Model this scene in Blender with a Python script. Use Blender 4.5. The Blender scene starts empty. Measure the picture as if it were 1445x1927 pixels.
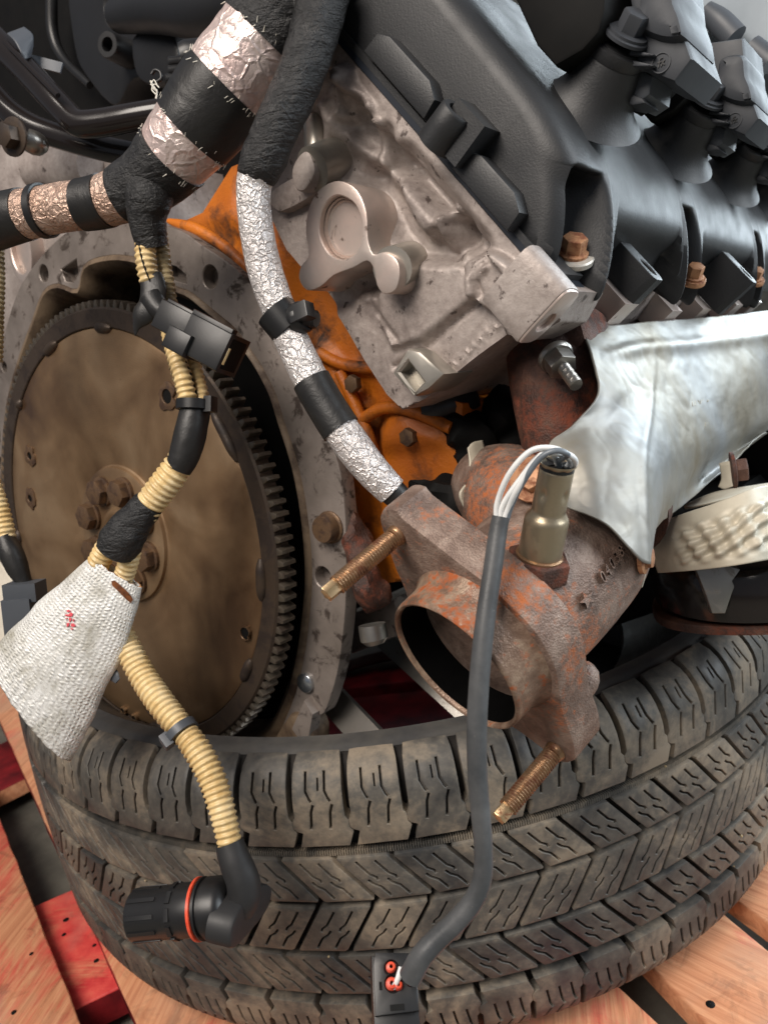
import bpy, bmesh, math, random
import numpy as np
from mathutils import Vector, Matrix, noise
from mathutils.geometry import delaunay_2d_cdt
random.seed(7)
R_ = math.radians
scene = bpy.context.scene
# ------------------------------------------------------------------ camera
F0 = 1450.0; PW, PH = 1445.0, 1927.0
TH = 0.132                                   # half width of the tyre lying on the pallet
CAM = Vector((0.0, -0.82517, 0.39246 + TH))
def _cam(yaw, pitch, roll):
    f = Vector((math.sin(yaw)*math.cos(pitch), math.cos(yaw)*math.cos(pitch), -math.sin(pitch)))
    r = Vector((math.cos(yaw), -math.sin(yaw), 0)); u = r.cross(f)
    c, s = math.cos(roll), math.sin(roll)
    return c*r + s*u, -s*r + c*u, f
CR, CU, CF = _cam(R_(0.2067), R_(14.518), R_(-9.266))
cd = bpy.data.cameras.new('camera'); cam = bpy.data.objects.new('camera', cd)
scene.collection.objects.link(cam); scene.camera = cam
cam.matrix_world = Matrix(((CR.x, CU.x, -CF.x, CAM.x), (CR.y, CU.y, -CF.y, CAM.y), (CR.z, CU.z, -CF.z, CAM.z), (0, 0, 0, 1)))
cd.sensor_fit = 'VERTICAL'; cd.sensor_height = 36.0; cd.lens = F0/PH*36.0
cd.clip_start = 0.01; cd.clip_end = 100
cd.dof.use_dof = True; cd.dof.focus_distance = 0.42; cd.dof.aperture_fstop = 13.0
# ------------------------------------------------------------------ light
w = bpy.data.worlds.new('World'); scene.world = w; w.use_nodes = True
bg = w.node_tree.nodes['Background']; bg.inputs[0].default_value = (0.80, 0.86, 1.0, 1); bg.inputs[1].default_value = 0.16
def area(name, pos, target, size, sizey, power, col):
    l = bpy.data.lights.new(name, 'AREA'); l.shape = 'RECTANGLE'; l.size = size; l.size_y = sizey
    l.energy = power; l.color = col
    o = bpy.data.objects.new(name, l); scene.collection.objects.link(o)
    o.location = pos; o.rotation_euler = (Vector(target) - Vector(pos)).to_track_quat('-Z', 'Y').to_euler()
    return o
area('door_daylight', (2.2, 1.65, 1.35), (0.15, -0.1, 0.35), 2.2, 1.7, 112, (0.80, 0.92, 1.0))
area('side_fill', (2.1, -0.9, 1.3), (0.1, -0.1, 0.35), 1.2, 1.4, 42, (0.88, 0.95, 1.0))  # unseen fill light added on the right to brighten the heat shield
area('shop_ceiling_lamp', (-0.8, -1.5, 1.95), (0.0, -0.1, 0.25), 1.1, 1.1, 48, (1.0, 0.91, 0.82))
scene.view_settings.view_transform = 'Standard'; scene.view_settings.look = 'None'
scene.view_settings.exposure = 0.28; scene.view_settings.gamma = 1.0
# ------------------------------------------------------------------ frames
def ray(x, y): return CF + CR*((x - PW/2)/F0) - CU*((y - PH/2)/F0)
def PX(x, y, d): return CAM + ray(x, y)*d
def pz(x, y, z): r = ray(x, y); return CAM + r*((z - CAM.z)/r.z)
EA = (CR*0.78035 + CU*0.2505 + CF).normalized()      # crankshaft axis, from the flexplate into the engine
EO = PX(237.7, 1004.6, 0.62)
EV = (CU - EA*CU.dot(EA)).normalized(); EU = EA.cross(EV)
def E(x, y, s): return EO + EU*x + EV*y + EA*s
def ep(px, py, s):
    r = ray(px, py); t = (EO + EA*s - CAM).dot(EA)/r.dot(EA)
    return CAM + r*t
def e2(px, py, s):
    p = ep(px, py, s) - EO; return (p.dot(EU), p.dot(EV))
def edepth(px, py, s): return (ep(px, py, s) - CAM).dot(CF)
def topix(P):
    D = P - CAM; d = D.dot(CF); return (PW/2 + F0*D.dot(CR)/d, PH/2 - F0*D.dot(CU)/d, d)
# ------------------------------------------------------------------ objects
COL = scene.collection
def tag(o, label=None, cat=None, group=None, kind=None):
    if label: o['label'] = label
    if cat: o['category'] = cat
    if group: o['group'] = group
    if kind: o['kind'] = kind
    return o
def setparent(o, p):
    if p is not None:
        o.parent = p
        o.matrix_parent_inverse = p['_inv'] if False else PINV[p.name]
PINV = {}
def thing(name, label, cat, loc, group=None):
    o = bpy.data.objects.new(name, None); COL.objects.link(o); o.location = loc; o.empty_display_size = 0.02
    PINV[o.name] = Matrix.Translation(-Vector(loc))
    return tag(o, label, cat, group)
def mk(name, verts, faces, mat, parent=None, smooth=True, sharp=40, label=None, kind=None):
    me = bpy.data.meshes.new(name)
    me.from_pydata([tuple(v) for v in verts], [], faces); me.update()
    return mko(name, me, mat, parent, smooth, sharp, label, kind)
def mko(name, me, mat, parent=None, smooth=True, sharp=40, label=None, kind=None, fix=True):
    if fix:
        bm = bmesh.new(); bm.from_mesh(me)
        bmesh.ops.remove_doubles(bm, verts=bm.verts, dist=1e-6)
        bmesh.ops.recalc_face_normals(bm, faces=bm.faces)
        if smooth:
            ca = math.radians(sharp)
            for f in bm.faces: f.smooth = True
            for e in bm.edges:
                if len(e.link_faces) == 2 and e.calc_face_angle(0) > ca: e.smooth = False
        bm.to_mesh(me); bm.free()
    if mat is not None and not me.materials: me.materials.append(mat)
    o = bpy.data.objects.new(name, me); COL.objects.link(o)
    if parent is not None:
        o.parent = parent; o.matrix_parent_inverse = PINV.get(parent.name, Matrix.Identity(4))
    PINV[o.name] = Matrix.Identity(4)
    if label: o['label'] = label
    if kind: o['kind'] = kind
    return o
def inst(src, name, mat4, parent):
    o = bpy.data.objects.new(name, src.data); COL.objects.link(o)
    if parent is not None:
        o.parent = parent; o.matrix_parent_inverse = PINV.get(parent.name, Matrix.Identity(4))
    o.matrix_basis = mat4
    PINV[o.name] = mat4.inverted()
    return o
class MB:
    """collects several shapes into one mesh"""
    def __init__(s): s.v = []; s.f = []
    def add(s, vf):
        n = len(s.v); s.v += list(vf[0]); s.f += [tuple(i + n for i in f) for f in vf[1]]; return s
    def build(s, name, mat, parent=None, **k): return mk(name, s.v, s.f, mat, parent, **k)
# ------------------------------------------------------------------ shapes (each returns verts, faces)
def catmull(pts, n):
    """pts: list of numpy-able tuples; n samples per span"""
    P = [np.array(p, float) for p in pts]; out = []
    for i in range(len(P) - 1):
        a = P[i-1] if i else 2*P[0] - P[1]; b = P[i]; c = P[i+1]; d = P[i+2] if i + 2 < len(P) else 2*P[-1] - P[-2]
        for k in range(n):
            t = k/n
            out.append(0.5*((2*b) + (c - a)*t + (2*a - 5*b + 4*c - d)*t*t + (3*b - a - 3*c + d)*t**3))
    out.append(P[-1]); return out
def closed_catmull(pts, n):
    P = [np.array(p, float) for p in pts]; N = len(P); out = []
    for i in range(N):
        a, b, c, d = P[i-1], P[i], P[(i+1) % N], P[(i+2) % N]
        for k in range(n):
            t = k/n
            out.append(0.5*((2*b) + (c - a)*t + (2*a - 5*b + 4*c - d)*t*t + (3*b - a - 3*c + d)*t**3))
    return out
def tube(path, seg=20, step=None, rfun=None, cap=True, n=12, aspect=1.0):
    """path: list of (Vector, radius)"""
    pts = [(p.x, p.y, p.z, r) for p, r in path]
    S = catmull(pts, n) if len(pts) > 2 else [np.array(pts[0]), np.array(pts[1])]
    # resample by arc length
    L = [0.0]
    for i in range(1, len(S)): L.append(L[-1] + float(np.linalg.norm(S[i][:3] - S[i-1][:3])))
    tot = L[-1]; m = max(2, int(tot/(step or tot/40)))
    A = np.array(S); ls = np.linspace(0, tot, m + 1)
    Q = np.stack([np.interp(ls, L, A[:, k]) for k in range(4)], 1)
    vs = []; fs = []; up = None
    for i in range(m + 1):
        t = Vector(Q[min(i+1, m), :3] - Q[max(i-1, 0), :3]).normalized()
        if up is None:
            up = t.cross(CF); up = up.normalized() if up.length > 1e-4 else t.orthogonal().normalized()
        up = (up - t*up.dot(t)).normalized(); bi = t.cross(up)
        c = Vector(Q[i, :3]); r = Q[i, 3]
        for k in range(seg):
            a = 2*math.pi*k/seg
            rr = r if rfun is None else rfun(ls[i], a, r, tot)
            vs.append(c + (up*math.cos(a) + bi*(math.sin(a)*aspect))*rr)
    for i in range(m):
        for k in range(seg):
            a, b = i*seg + k, i*seg + (k+1) % seg
            fs.append((a, b, b + seg, a + seg))
    if cap:
        fs.append(tuple(range(seg-1, -1, -1))); fs.append(tuple(m*seg + k for k in range(seg)))
    return vs, fs
def pxpath(pts):
    """(px, py, depth, width in px) -> path for tube"""
    return [(PX(x, y, d), w_*0.5*d/F0) for x, y, d, w_ in pts]
def frame(o, z, up=None):
    z = z.normalized(); up = up or Vector((0, 0, 1))
    if abs(z.dot(up)) > 0.98: up = Vector((0, 1, 0))
    x = (up - z*up.dot(z)).normalized(); y = z.cross(x)
    return lambda a, b, c: o + x*a + y*b + z*c
def lathe(prof, fr, seg=32, cap=False):
    """prof: list of (r, h); fr(x,y,z)"""
    vs = []; fs = []
    for r, h in prof:
        for k in range(seg):
            a = 2*math.pi*k/seg; vs.append(fr(r*math.cos(a), r*math.sin(a), h))
    for i in range(len(prof) - 1):
        for k in range(seg):
            a, b = i*seg + k, i*seg + (k+1) % seg; fs.append((a, b, b + seg, a + seg))
    if cap:
        fs.append(tuple(range(seg-1, -1, -1))); m = len(prof) - 1; fs.append(tuple(m*seg + k for k in range(seg)))
    return vs, fs
def hexprism(fr, r, h, b=None, z0=0.0):
    b = b or r*0.12
    P = [(r*math.cos(k*math.pi/3), r*math.sin(k*math.pi/3)) for k in range(6)]
    return plate(P, [], z0, z0 + h, b, fr)
def area2(p): return 0.5*sum(p[i][0]*p[(i+1) % len(p)][1] - p[(i+1) % len(p)][0]*p[i][1] for i in range(len(p)))
def offset(p, d):
    """inward offset by d of a ccw loop (negative: outward)"""
    n = len(p); out = []
    for i in range(n):
        a, b, c = p[i-1], p[i], p[(i+1) % n]
        e1 = (b[0]-a[0], b[1]-a[1]); e2_ = (c[0]-b[0], c[1]-b[1])
        l1 = math.hypot(*e1) or 1e-9; l2 = math.hypot(*e2_) or 1e-9
        n1 = (-e1[1]/l1, e1[0]/l1); n2 = (-e2_[1]/l2, e2_[0]/l2)
        k = 1 + n1[0]*n2[0] + n1[1]*n2[1]; k = max(k, 0.35)
        out.append((b[0] + d*(n1[0]+n2[0])/k, b[1] + d*(n1[1]+n2[1])/k))
    return out
def inpoly(x, y, poly):
    """vectorised point in polygon"""
    P = np.asarray(poly); x = np.asarray(x); y = np.asarray(y); r = np.zeros(x.shape, bool)
    j = len(P) - 1
    for i in range(len(P)):
        xi, yi = P[i]; xj, yj = P[j]
        c = ((yi > y) != (yj > y)) & (x < (xj - xi)*(y - yi)/((yj - yi) or 1e-12) + xi)
        r ^= c; j = i
    return r
def cdt(loops, steiner=()):
    V = []; Ed = []
    for lp in loops:
        n = len(V); V += [Vector((a[0], a[1])) for a in lp]; m = len(lp)
        Ed += [(n + i, n + (i+1) % m) for i in range(m)]
    V += [Vector(a) for a in steiner]
    r = delaunay_2d_cdt(V, Ed, [], 0, 1e-9)
    vv = r[0]; ff = r[2]
    cx = np.array([sum(vv[i].x for i in f)/len(f) for f in ff]); cy = np.array([sum(vv[i].y for i in f)/len(f) for f in ff])
    ok = inpoly(cx, cy, loops[0])
    for h in loops[1:]: ok &= ~inpoly(cx, cy, h)
    return vv, [tuple(f) for f, k in zip(ff, ok) if k]
def plate(outline, holes, z0, z1, bev, fr, steiner=(), back=True):
    """outline ccw, holes: list of (loop, floor depth or None); z1 is the show face with rounded edge"""
    if area2(outline) < 0: outline = outline[::-1]
    H = []
    for h in holes:
        lp, dep = h
        if area2(lp) < 0: lp = lp[::-1]
        H.append((lp, dep))
    vs = []; fs = []
    sg = 1 if z1 > z0 else -1
    top = offset(outline, bev) if bev else outline
    hb = bev*0.6
    htop = [offset(lp, -hb) if hb else lp for lp, d in H]
    vv, ff = cdt([top] + htop, steiner)
    vs += [fr(a.x, a.y, z1) for a in vv]; fs += ff
    def wall(loops):
        n0 = len(vs); m = len(loops[0][0])
        for lp, z in loops:
            vs.extend(fr(a[0], a[1], z) for a in lp)
        for i in range(len(loops) - 1):
            for k in range(m):
                a, b = n0 + i*m + k, n0 + i*m + (k+1) % m
                fs.append((a, b, b + m, a + m))
        return n0 + (len(loops)-1)*m, m
    if bev: n, m = wall([(top, z1), (offset(outline, bev*0.3), z1 - sg*bev*0.3), (outline, z1 - sg*bev), (outline, z0)])
    else: n, m = wall([(outline, z1), (outline, z0)])
    for (lp, dep), ht in zip(H, htop):
        zb = z0 if dep is None else z1 - sg*dep
        if hb: n2, m2 = wall([(ht, z1), (lp, z1 - sg*hb), (lp, zb)])
        else: n2, m2 = wall([(lp, z1), (lp, zb)])
        if dep is not None: fs.append(tuple(n2 + k for k in range(m2)))
    if back:
        vv, ff = cdt([outline] + [lp for lp, d in H if d is None]); n = len(vs)
        vs += [fr(a.x, a.y, z0) for a in vv]; fs += [tuple(n + i for i in f) for f in ff]
    return vs, fs
def circ(cx, cy, r, n=24, ry=None, rot=0):
    ry = ry or r; c, s = math.cos(rot), math.sin(rot)
    return [(cx + r*math.cos(2*math.pi*k/n)*c - ry*math.sin(2*math.pi*k/n)*s, cy + r*math.cos(2*math.pi*k/n)*s + ry*math.sin(2*math.pi*k/n)*c) for k in range(n)]
def resamp(poly, step):
    out = []
    for i in range(len(poly)):
        a, b = poly[i], poly[(i+1) % len(poly)]; L = math.hypot(b[0]-a[0], b[1]-a[1]); n = max(1, int(round(L/step)))
        out += [(a[0] + (b[0]-a[0])*k/n, a[1] + (b[1]-a[1])*k/n) for k in range(n)]
    return out
def box(fr, x0, x1, y0, y1, z0, z1, bev=0.0):
    return plate([(x0, y0), (x1, y0), (x1, y1), (x0, y1)], [], z0, z1, bev, fr)
def EF(px=None, py=None, s=0.0):
    """engine frame; z of plates points to the viewer"""
    return lambda a, b, c: E(a, b, s - c)
def epoly(pts, s): return [e2(x, y, s) for x, y in pts]
def patch(rows, nu, nv, disp=None):
    """rows of control points (px,py,depth) -> smooth grid"""
    W = [[tuple(PX(*p)) for p in r] for r in rows]
    W = [catmull(r, nu) for r in W]
    cols = [catmull([W[j][i] for j in range(len(W))], nv) for i in range(len(W[0]))]
    NU = len(cols); NV = len(cols[0])
    G = np.array(cols)                                     # [u][v][3]
    du = np.gradient(G, axis=0); dv = np.gradient(G, axis=1); Nn = np.cross(du, dv)
    Nn /= np.linalg.norm(Nn, axis=2)[..., None] + 1e-12
    vs = []; fs = []
    for i in range(NU):
        for j in range(NV):
            p = Vector(G[i, j]); n_ = Vector(Nn[i, j])
            if disp: p = p + n_*disp(i/(NU-1), j/(NV-1), p)
            vs.append(p)
    for i in range(NU-1):
        for j in range(NV-1):
            a = i*NV + j; fs.append((a, a+1, a+NV+1, a+NV))
    return vs, fs
# signed distance helpers in pixel space (numpy arrays), positive inside
def seg_d(x, y, a, b):
    ax, ay = a; bx, by = b; dx, dy = bx-ax, by-ay; L = dx*dx + dy*dy + 1e-9
    t = np.clip(((x-ax)*dx + (y-ay)*dy)/L, 0, 1); return np.hypot(x - ax - t*dx, y - ay - t*dy)
def line_d(x, y, pts):
    d = np.full(x.shape, 1e9)
    for i in range(len(pts)-1): d = np.minimum(d, seg_d(x, y, pts[i], pts[i+1]))
    return d
def poly_d(x, y, pts):
    d = line_d(x, y, list(pts) + [pts[0]]); return np.where(inpoly(x, y, pts), d, -d)
def sst(a, b, x):
    t = np.clip((x - a)/(b - a), 0, 1); return t*t*(3 - 2*t)
def hfield(poly_px, s, step, hfun, deep, holes=()):
    """cast face: a polygon traced on the plane s of the engine, raised towards the viewer by hfun(px,py)"""
    P = resamp(epoly(poly_px, s), step)
    if area2(P) < 0: P = P[::-1]
    xs = [p[0] for p in P]; ys = [p[1] for p in P]
    gx, gy = np.meshgrid(np.arange(min(xs), max(xs), step), np.arange(min(ys), max(ys), step)); gx = gx.ravel(); gy = gy.ravel()
    gx = gx + ((np.arange(len(gx)) % 7) - 3)*step*0.03
    d = poly_d(gx, gy, P) if len(P) < 60 else np.where(inpoly(gx, gy, P), 1, -1)
    ins = inpoly(gx, gy, offset(P, step*0.45))
    st = list(zip(gx[ins], gy[ins]))
    vv, ff = cdt([P], st)
    X = np.array([a.x for a in vv]); Y = np.array([a.y for a in vv])
    pix = np.array([topix(E(a, b, s))[:2] for a, b in zip(X, Y)])
    h = hfun(pix[:, 0], pix[:, 1])
    vs = [E(a, b, s - c) for a, b, c in zip(X, Y, h)]; fs = list(ff)
    n = len(vs); m = len(P)
    edge = []
    pe = np.array([topix(E(a, b, s))[:2] for a, b in P]); he = hfun(pe[:, 0], pe[:, 1])
    vs += [E(a[0], a[1], s - c) for a, c in zip(P, he)]; vs += [E(a[0], a[1], s + deep) for a in P]
    for k in range(m): fs.append((n + k, n + (k+1) % m, n + m + (k+1) % m, n + m + k))
    return vs, fs
# ------------------------------------------------------------------ materials
def S(r, g, b):
    def f(c):
        c /= 255.0; return c/12.92 if c <= 0.04045 else ((c + 0.055)/1.055)**2.4
    return (f(r), f(g), f(b), 1.0)
class NT:
    def __init__(s, name):
        s.m = bpy.data.materials.new(name); s.m.use_nodes = True; s.t = s.m.node_tree
        s.b = s.t.nodes['Principled BSDF']; s.geo = s.t.nodes.new('ShaderNodeNewGeometry')
        s.pos = s.geo.outputs['Position']
    def n(s, typ, **k):
        o = s.t.nodes.new(typ)
        for a, b in k.items():
            if a.startswith('i_'):
                key = a[2:]; key = int(key) if key.isdigit() else key.replace('_', ' ')
                if hasattr(b, 'is_output'): s.t.links.new(b, o.inputs[key])
                else: o.inputs[key].default_value = b
            else: setattr(o, a, b)
        return o
    def link(s, a, b): s.t.links.new(a, b)
    def noise(s, scale, detail=5, rough=0.6, dist=0.0, vec=None):
        return s.n('ShaderNodeTexNoise', i_Vector=vec or s.pos, i_Scale=scale, i_Detail=detail, i_Roughness=rough, i_Distortion=dist).outputs['Fac']
    def vor(s, scale, feature='F1', vec=None, rand=1.0):
        v = s.n('ShaderNodeTexVoronoi', feature=feature, i_Vector=vec or s.pos, i_Scale=scale, i_Randomness=rand); return v.outputs['Distance']
    def mapr(s, x, a, b, c=0.0, d=1.0, smooth=False):
        o = s.n('ShaderNodeMapRange', i_0=x, i_1=a, i_2=b, i_3=c, i_4=d)
        if smooth: o.interpolation_type = 'SMOOTHSTEP'
        return o.outputs[0]
    def math(s, op, a, b=0.0, c=0.0): return s.n('ShaderNodeMath', operation=op, i_0=a, i_1=b, i_2=c).outputs[0]
    def ramp(s, x, stops):
        r = s.n('ShaderNodeValToRGB', i_Fac=x); e = r.color_ramp.elements
        while len(e) < len(stops): e.new(0.5)
        for q, (p, c) in zip(e, stops): q.position = p; q.color = c
        return r.outputs['Color']
    def mix(s, f, a, b, mode='MIX'):
        o = s.n('ShaderNodeMix', data_type='RGBA', blend_type=mode)
        for k, v in ((0, f), (6, a), (7, b)):
            if hasattr(v, 'is_output'): s.link(v, o.inputs[k])
            else: o.inputs[k].default_value = v
        return o.outputs[2]
    def xf(s, vec=None, scale=(1, 1, 1), rot=(0, 0, 0)):
        return s.n('ShaderNodeMapping', i_Vector=vec or s.pos, i_Scale=scale, i_Rotation=rot).outputs[0]
    def obj(s): return s.n('ShaderNodeTexCoord').outputs['Object']
    def out(s, col=None, rough=None, metal=None, spec=None, bump=None, bs=1.0, bd=0.001, coat=0, **k):
        def put(key, v):
            if v is None: return
            if hasattr(v, 'is_output'): s.link(v, s.b.inputs[key])
            else: s.b.inputs[key].default_value = v
        put('Base Color', col); put('Roughness', rough); put('Metallic', metal); put('Specular IOR Level', spec); put('Coat Weight', coat)
        for a, v in k.items(): put(a.replace('_', ' '), v)
        if bump is not None:
            o = s.n('ShaderNodeBump', i_Strength=bs, i_Distance=bd, i_Height=bump); s.link(o.outputs[0], s.b.inputs['Normal'])
        return s.m
def simple(name, c1, c2, rough=0.5, r2=None, metal=0.0, sc=60, bump=0.0, bsc=600, spec=0.5, lo=0.35, hi=0.65, bd=0.0006):
    t = NT(name); n = t.noise(sc)
    col = t.ramp(n, [(lo, c1), (hi, c2)])
    rg = t.mapr(t.noise(sc*2.3), 0.3, 0.7, rough, r2 if r2 is not None else rough)
    return t.out(col, rg, metal, spec, t.noise(bsc, 3) if bump else None, bump, bd)
def dirty(name, base, dirt, th=(0.5, 0.62), rough=0.45, rd=0.8, metal=0.0, sc=40, bump=0.3, bsc=500, spec=0.5, base2=None, bd=0.0006, det=9):
    """base colour with a second colour in irregular patches of its own"""
    t = NT(name); n1 = t.noise(sc, det, 0.65, 0.4); m = t.mapr(n1, th[0], th[1], 0, 1)
    b = t.ramp(t.noise(sc*0.4, 4), [(0.35, base), (0.65, base2 or base)])
    col = t.mix(m, b, dirt)
    rg = t.mapr(m, 0, 1, rough, rd); mt = t.mapr(m, 0, 1, metal, metal*0.2)
    h = t.math('ADD', t.noise(bsc, 4), t.math('MULTIPLY', m, 0.4))
    return t.out(col, rg, mt, spec, h, bump, bd)
M = {}
def mats():
    # tyre rubber: charcoal with tan dust
    t = NT('tyre rubber'); n = t.noise(17, 9, 0.66, 0.6); n2 = t.noise(160, 6, 0.7)
    rnd = t.n('ShaderNodeObjectInfo').outputs['Random']
    col = t.ramp(t.math('ADD', t.math('ADD', t.math('MULTIPLY', n, 0.75), t.math('MULTIPLY', n2, 0.25)), t.math('MULTIPLY', t.math('SUBTRACT', rnd, 0.5), 0.10)), [(0.37, S(50, 50, 50)), (0.50, S(84, 80, 74)), (0.63, S(132, 120, 104))])
    M['tread'] = t.out(col, t.mapr(n, 0.35, 0.7, 0.42, 0.78), 0, 0.42, t.noise(900, 3), 0.12, 0.0005)
    t = NT('tyre groove rubber'); M['groove'] = t.out(t.ramp(t.noise(30), [(0.35, S(16, 15, 15)), (0.7, S(34, 29, 25))]), 0.7, 0, 0.3)
    t = NT('sidewall rubber'); n = t.noise(25, 7); n3 = t.noise(60, 4, 0.5, 0.0, t.xf(scale=(1, 1, 9)))
    M['side'] = t.out(t.ramp(n, [(0.35, S(56, 56, 57)), (0.7, S(86, 83, 78))]), t.mapr(n3, 0.3, 0.7, 0.32, 0.55), 0, 0.5, n3, 0.15, 0.001)
    # pallet wood: raw pine with worn red paint
    def wood(name, ang, red):
        t = NT(name); v = t.xf(scale=(1, 1, 1), rot=(0, 0, ang)); g = t.noise(60, 8, 0.65, 0.8, t.xf(v, (0.14, 3.2, 1.5)))
        f = t.noise(260, 6, 0.7, 0.3, t.xf(v, (0.12, 2.0, 1)))
        raw = t.ramp(g, [(0.28, S(176, 112, 80)), (0.48, S(206, 142, 104)), (0.62, S(222, 162, 122)), (0.78, S(190, 124, 88))])
        p = t.noise(9, 8, 0.62, 0.6, t.xf(v, (0.7, 1.4, 1)))
        p = t.math('ADD', p, t.math('MULTIPLY', t.math('SUBTRACT', f, 0.5), 0.25))
        msk = t.mapr(p, red[0], red[1], 0, 1)
        paint = t.ramp(t.noise(30, 6), [(0.35, S(190, 44, 50)), (0.55, S(220, 84, 76)), (0.72, S(226, 118, 96))])
        col = t.mix(msk, raw, paint)
        blot = t.mapr(t.noise(22, 8, 0.66, 1.0), 0.56, 0.72, 0, 0.6); col = t.mix(blot, col, S(104, 70, 52))
        ck = t.mapr(t.noise(70, 7, 0.7, 0.4, t.xf(v, (0.06, 2.6, 1))), 0.66, 0.70, 0, 0.85); col = t.mix(ck, col, S(70, 42, 30))
        gy = t.mapr(t.noise(6, 6, 0.6, 0.5), 0.5, 0.68, 0, 0.45); col = t.mix(gy, col, S(166, 146, 128))
        h = t.math('SUBTRACT', t.math('ADD', g, t.math('MULTIPLY', f, 0.6)), t.math('MULTIPLY', ck, 0.8))
        M[name] = t.out(col, t.mapr(msk, 0, 1, 0.75, 0.5), 0, 0.35, h, 0.45, 0.0012)
    wood('wood a', R_(-78), (0.47, 0.63)); wood('wood b', R_(10), (0.30, 0.46)); wood('wood c', R_(-78), (0.56, 0.68)); wood('wood d', R_(48), (0.63, 0.75))
    t = NT('red paint'); M['redpaint'] = t.out(t.ramp(t.noise(30, 6), [(0.35, S(80, 12, 18)), (0.65, S(140, 28, 34))]), 0.45, 0, 0.5, t.noise(200), 0.15)
    t = NT('concrete'); n = t.noise(18, 8); M['concrete'] = t.out(t.ramp(n, [(0.3, S(84, 82, 76)), (0.7, S(128, 124, 114))]), 0.75, 0, 0.3, t.noise(300), 0.2)
    # flexplate: oil-browned steel
    t = NT('oily flexplate steel'); v = t.n('ShaderNodeVectorMath', operation='SUBTRACT', i_0=t.pos, i_1=tuple(EO)).outputs[0]
    st = t.noise(8, 2.5, 0.5, 0.6, t.xf(v, (1.3, 1.3, 0.8))); bl = t.noise(13, 3, 0.5, 0.8); fi = t.noise(60, 5, 0.6)
    k = t.math('ADD', t.math('ADD', t.math('MULTIPLY', st, 0.5), t.math('MULTIPLY', bl, 0.42)), t.math('MULTIPLY', fi, 0.08))
    col = t.ramp(k, [(0.37, S(88, 66, 48)), (0.46, S(118, 93, 68)), (0.54, S(138, 112, 84)), (0.64, S(156, 132, 104))])
    spk = t.mapr(t.noise(330, 5, 0.7), 0.66, 0.72, 0, 0.5); col = t.mix(spk, col, S(70, 44, 28))
    M['flex'] = t.out(col, t.mapr(t.math('ADD', t.math('MULTIPLY', bl, 0.6), t.math('MULTIPLY', fi, 0.4)), 0.38, 0.62, 0.30, 0.50), 0.55, 0.5, t.math('ADD', t.noise(420, 5, 0.7), t.math('MULTIPLY', t.math('SINE', t.math('MULTIPLY', t.n('ShaderNodeVectorMath', operation='LENGTH', i_0=v).outputs['Value'], 3600.0)), 0.25)), 0.10, 0.0005)
    M['gear'] = dirty('ring gear steel', S(74, 62, 52), S(40, 30, 24), (0.45, 0.6), 0.42, 0.6, 0.5, 60, 0.2)
    M['tooth'] = dirty('gear tooth steel', S(96, 88, 78), S(48, 38, 30), (0.5, 0.62), 0.35, 0.6, 0.6, 90, 0.2)
    M['bolt'] = dirty('browned bolt', S(112, 88, 66), S(66, 48, 36), (0.45, 0.6), 0.45, 0.6, 0.5, 120, 0.2)
    M['flange'] = dirty('machined flange aluminium', S(142, 132, 125), S(56, 46, 40), (0.545, 0.63), 0.42, 0.8, 0.3, 60, 0.3, base2=S(112, 103, 96), det=14)
    M['flange_dark'] = dirty('oily cast wall', S(122, 104, 84), S(62, 46, 34), (0.42, 0.6), 0.45, 0.7, 0.15, 30, 0.4)
    M['void'] = simple('black interior and shade', S(7, 7, 7), S(14, 13, 12), 0.7, spec=0.2)
    M['soot'] = simple('soot black bore', S(3, 3, 3), S(6, 6, 6), 0.85, spec=0.05)
    M['orange'] = dirty('orange painted casting', S(206, 116, 26), S(52, 32, 18), (0.49, 0.68), 0.45, 0.7, 0.0, 30, 0.4, base2=S(170, 88, 22), bd=0.0012, det=12)
    # cast aluminium head
    t = NT('cast aluminium'); n = t.noise(16, 8, 0.6, 0.3); f = t.noise(420, 5, 0.7)
    col = t.ramp(t.math('ADD', t.math('MULTIPLY', n, 0.7), t.math('MULTIPLY', t.noise(240, 5, 0.7), 0.3)), [(0.36, S(124, 113, 108)), (0.5, S(160, 149, 143)), (0.64, S(186, 176, 170))])
    pit = t.mapr(t.noise(110, 7, 0.62), 0.61, 0.66, 0, 0.8); col = t.mix(pit, col, S(62, 50, 46))
    M['head'] = t.out(col, t.mapr(f, 0.3, 0.7, 0.42, 0.62), 0.25, 0.5, f, 0.5, 0.0006)
    M['machined'] = dirty('machined aluminium', S(206, 186, 176), S(96, 78, 68), (0.62, 0.68), 0.38, 0.7, 0.55, 90, 0.15, base2=S(188, 176, 168))
    t = NT('satin aluminium'); f = t.noise(300, 4); M['satin'] = t.out(t.ramp(t.noise(20), [(0.35, S(150, 146, 138)), (0.7, S(190, 184, 174))]), 0.36, 0.7, 0.5, f, 0.15, 0.0004)
    # black plastics
    def plastic(name, c, r, b, sc=1500, sp=0.5):
        t = NT(name); f = t.noise(sc, 2); pc = t.ramp(t.noise(12), [(0.3, c), (0.7, tuple(x*1.25 for x in c[:3]) + (1,))]); dst = t.mapr(t.noise(420, 7, 0.75, 0.5), 0.66, 0.72, 0, 0.35); pc = t.mix(dst, pc, S(120, 114, 104)); M[name] = t.out(pc, t.mapr(t.noise(40, 6), 0.3, 0.7, r*0.9, r*1.15), 0, sp, f, b, 0.0003)
    plastic('cover plastic', S(32, 33, 35), 0.50, 0.38, 900, 0.55); plastic('coil plastic', S(52, 55, 60), 0.58, 0.12); plastic('black plastic', S(26, 26, 27), 0.38, 0.10); plastic('grey plastic', S(70, 74, 80), 0.45, 0.1)
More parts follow.
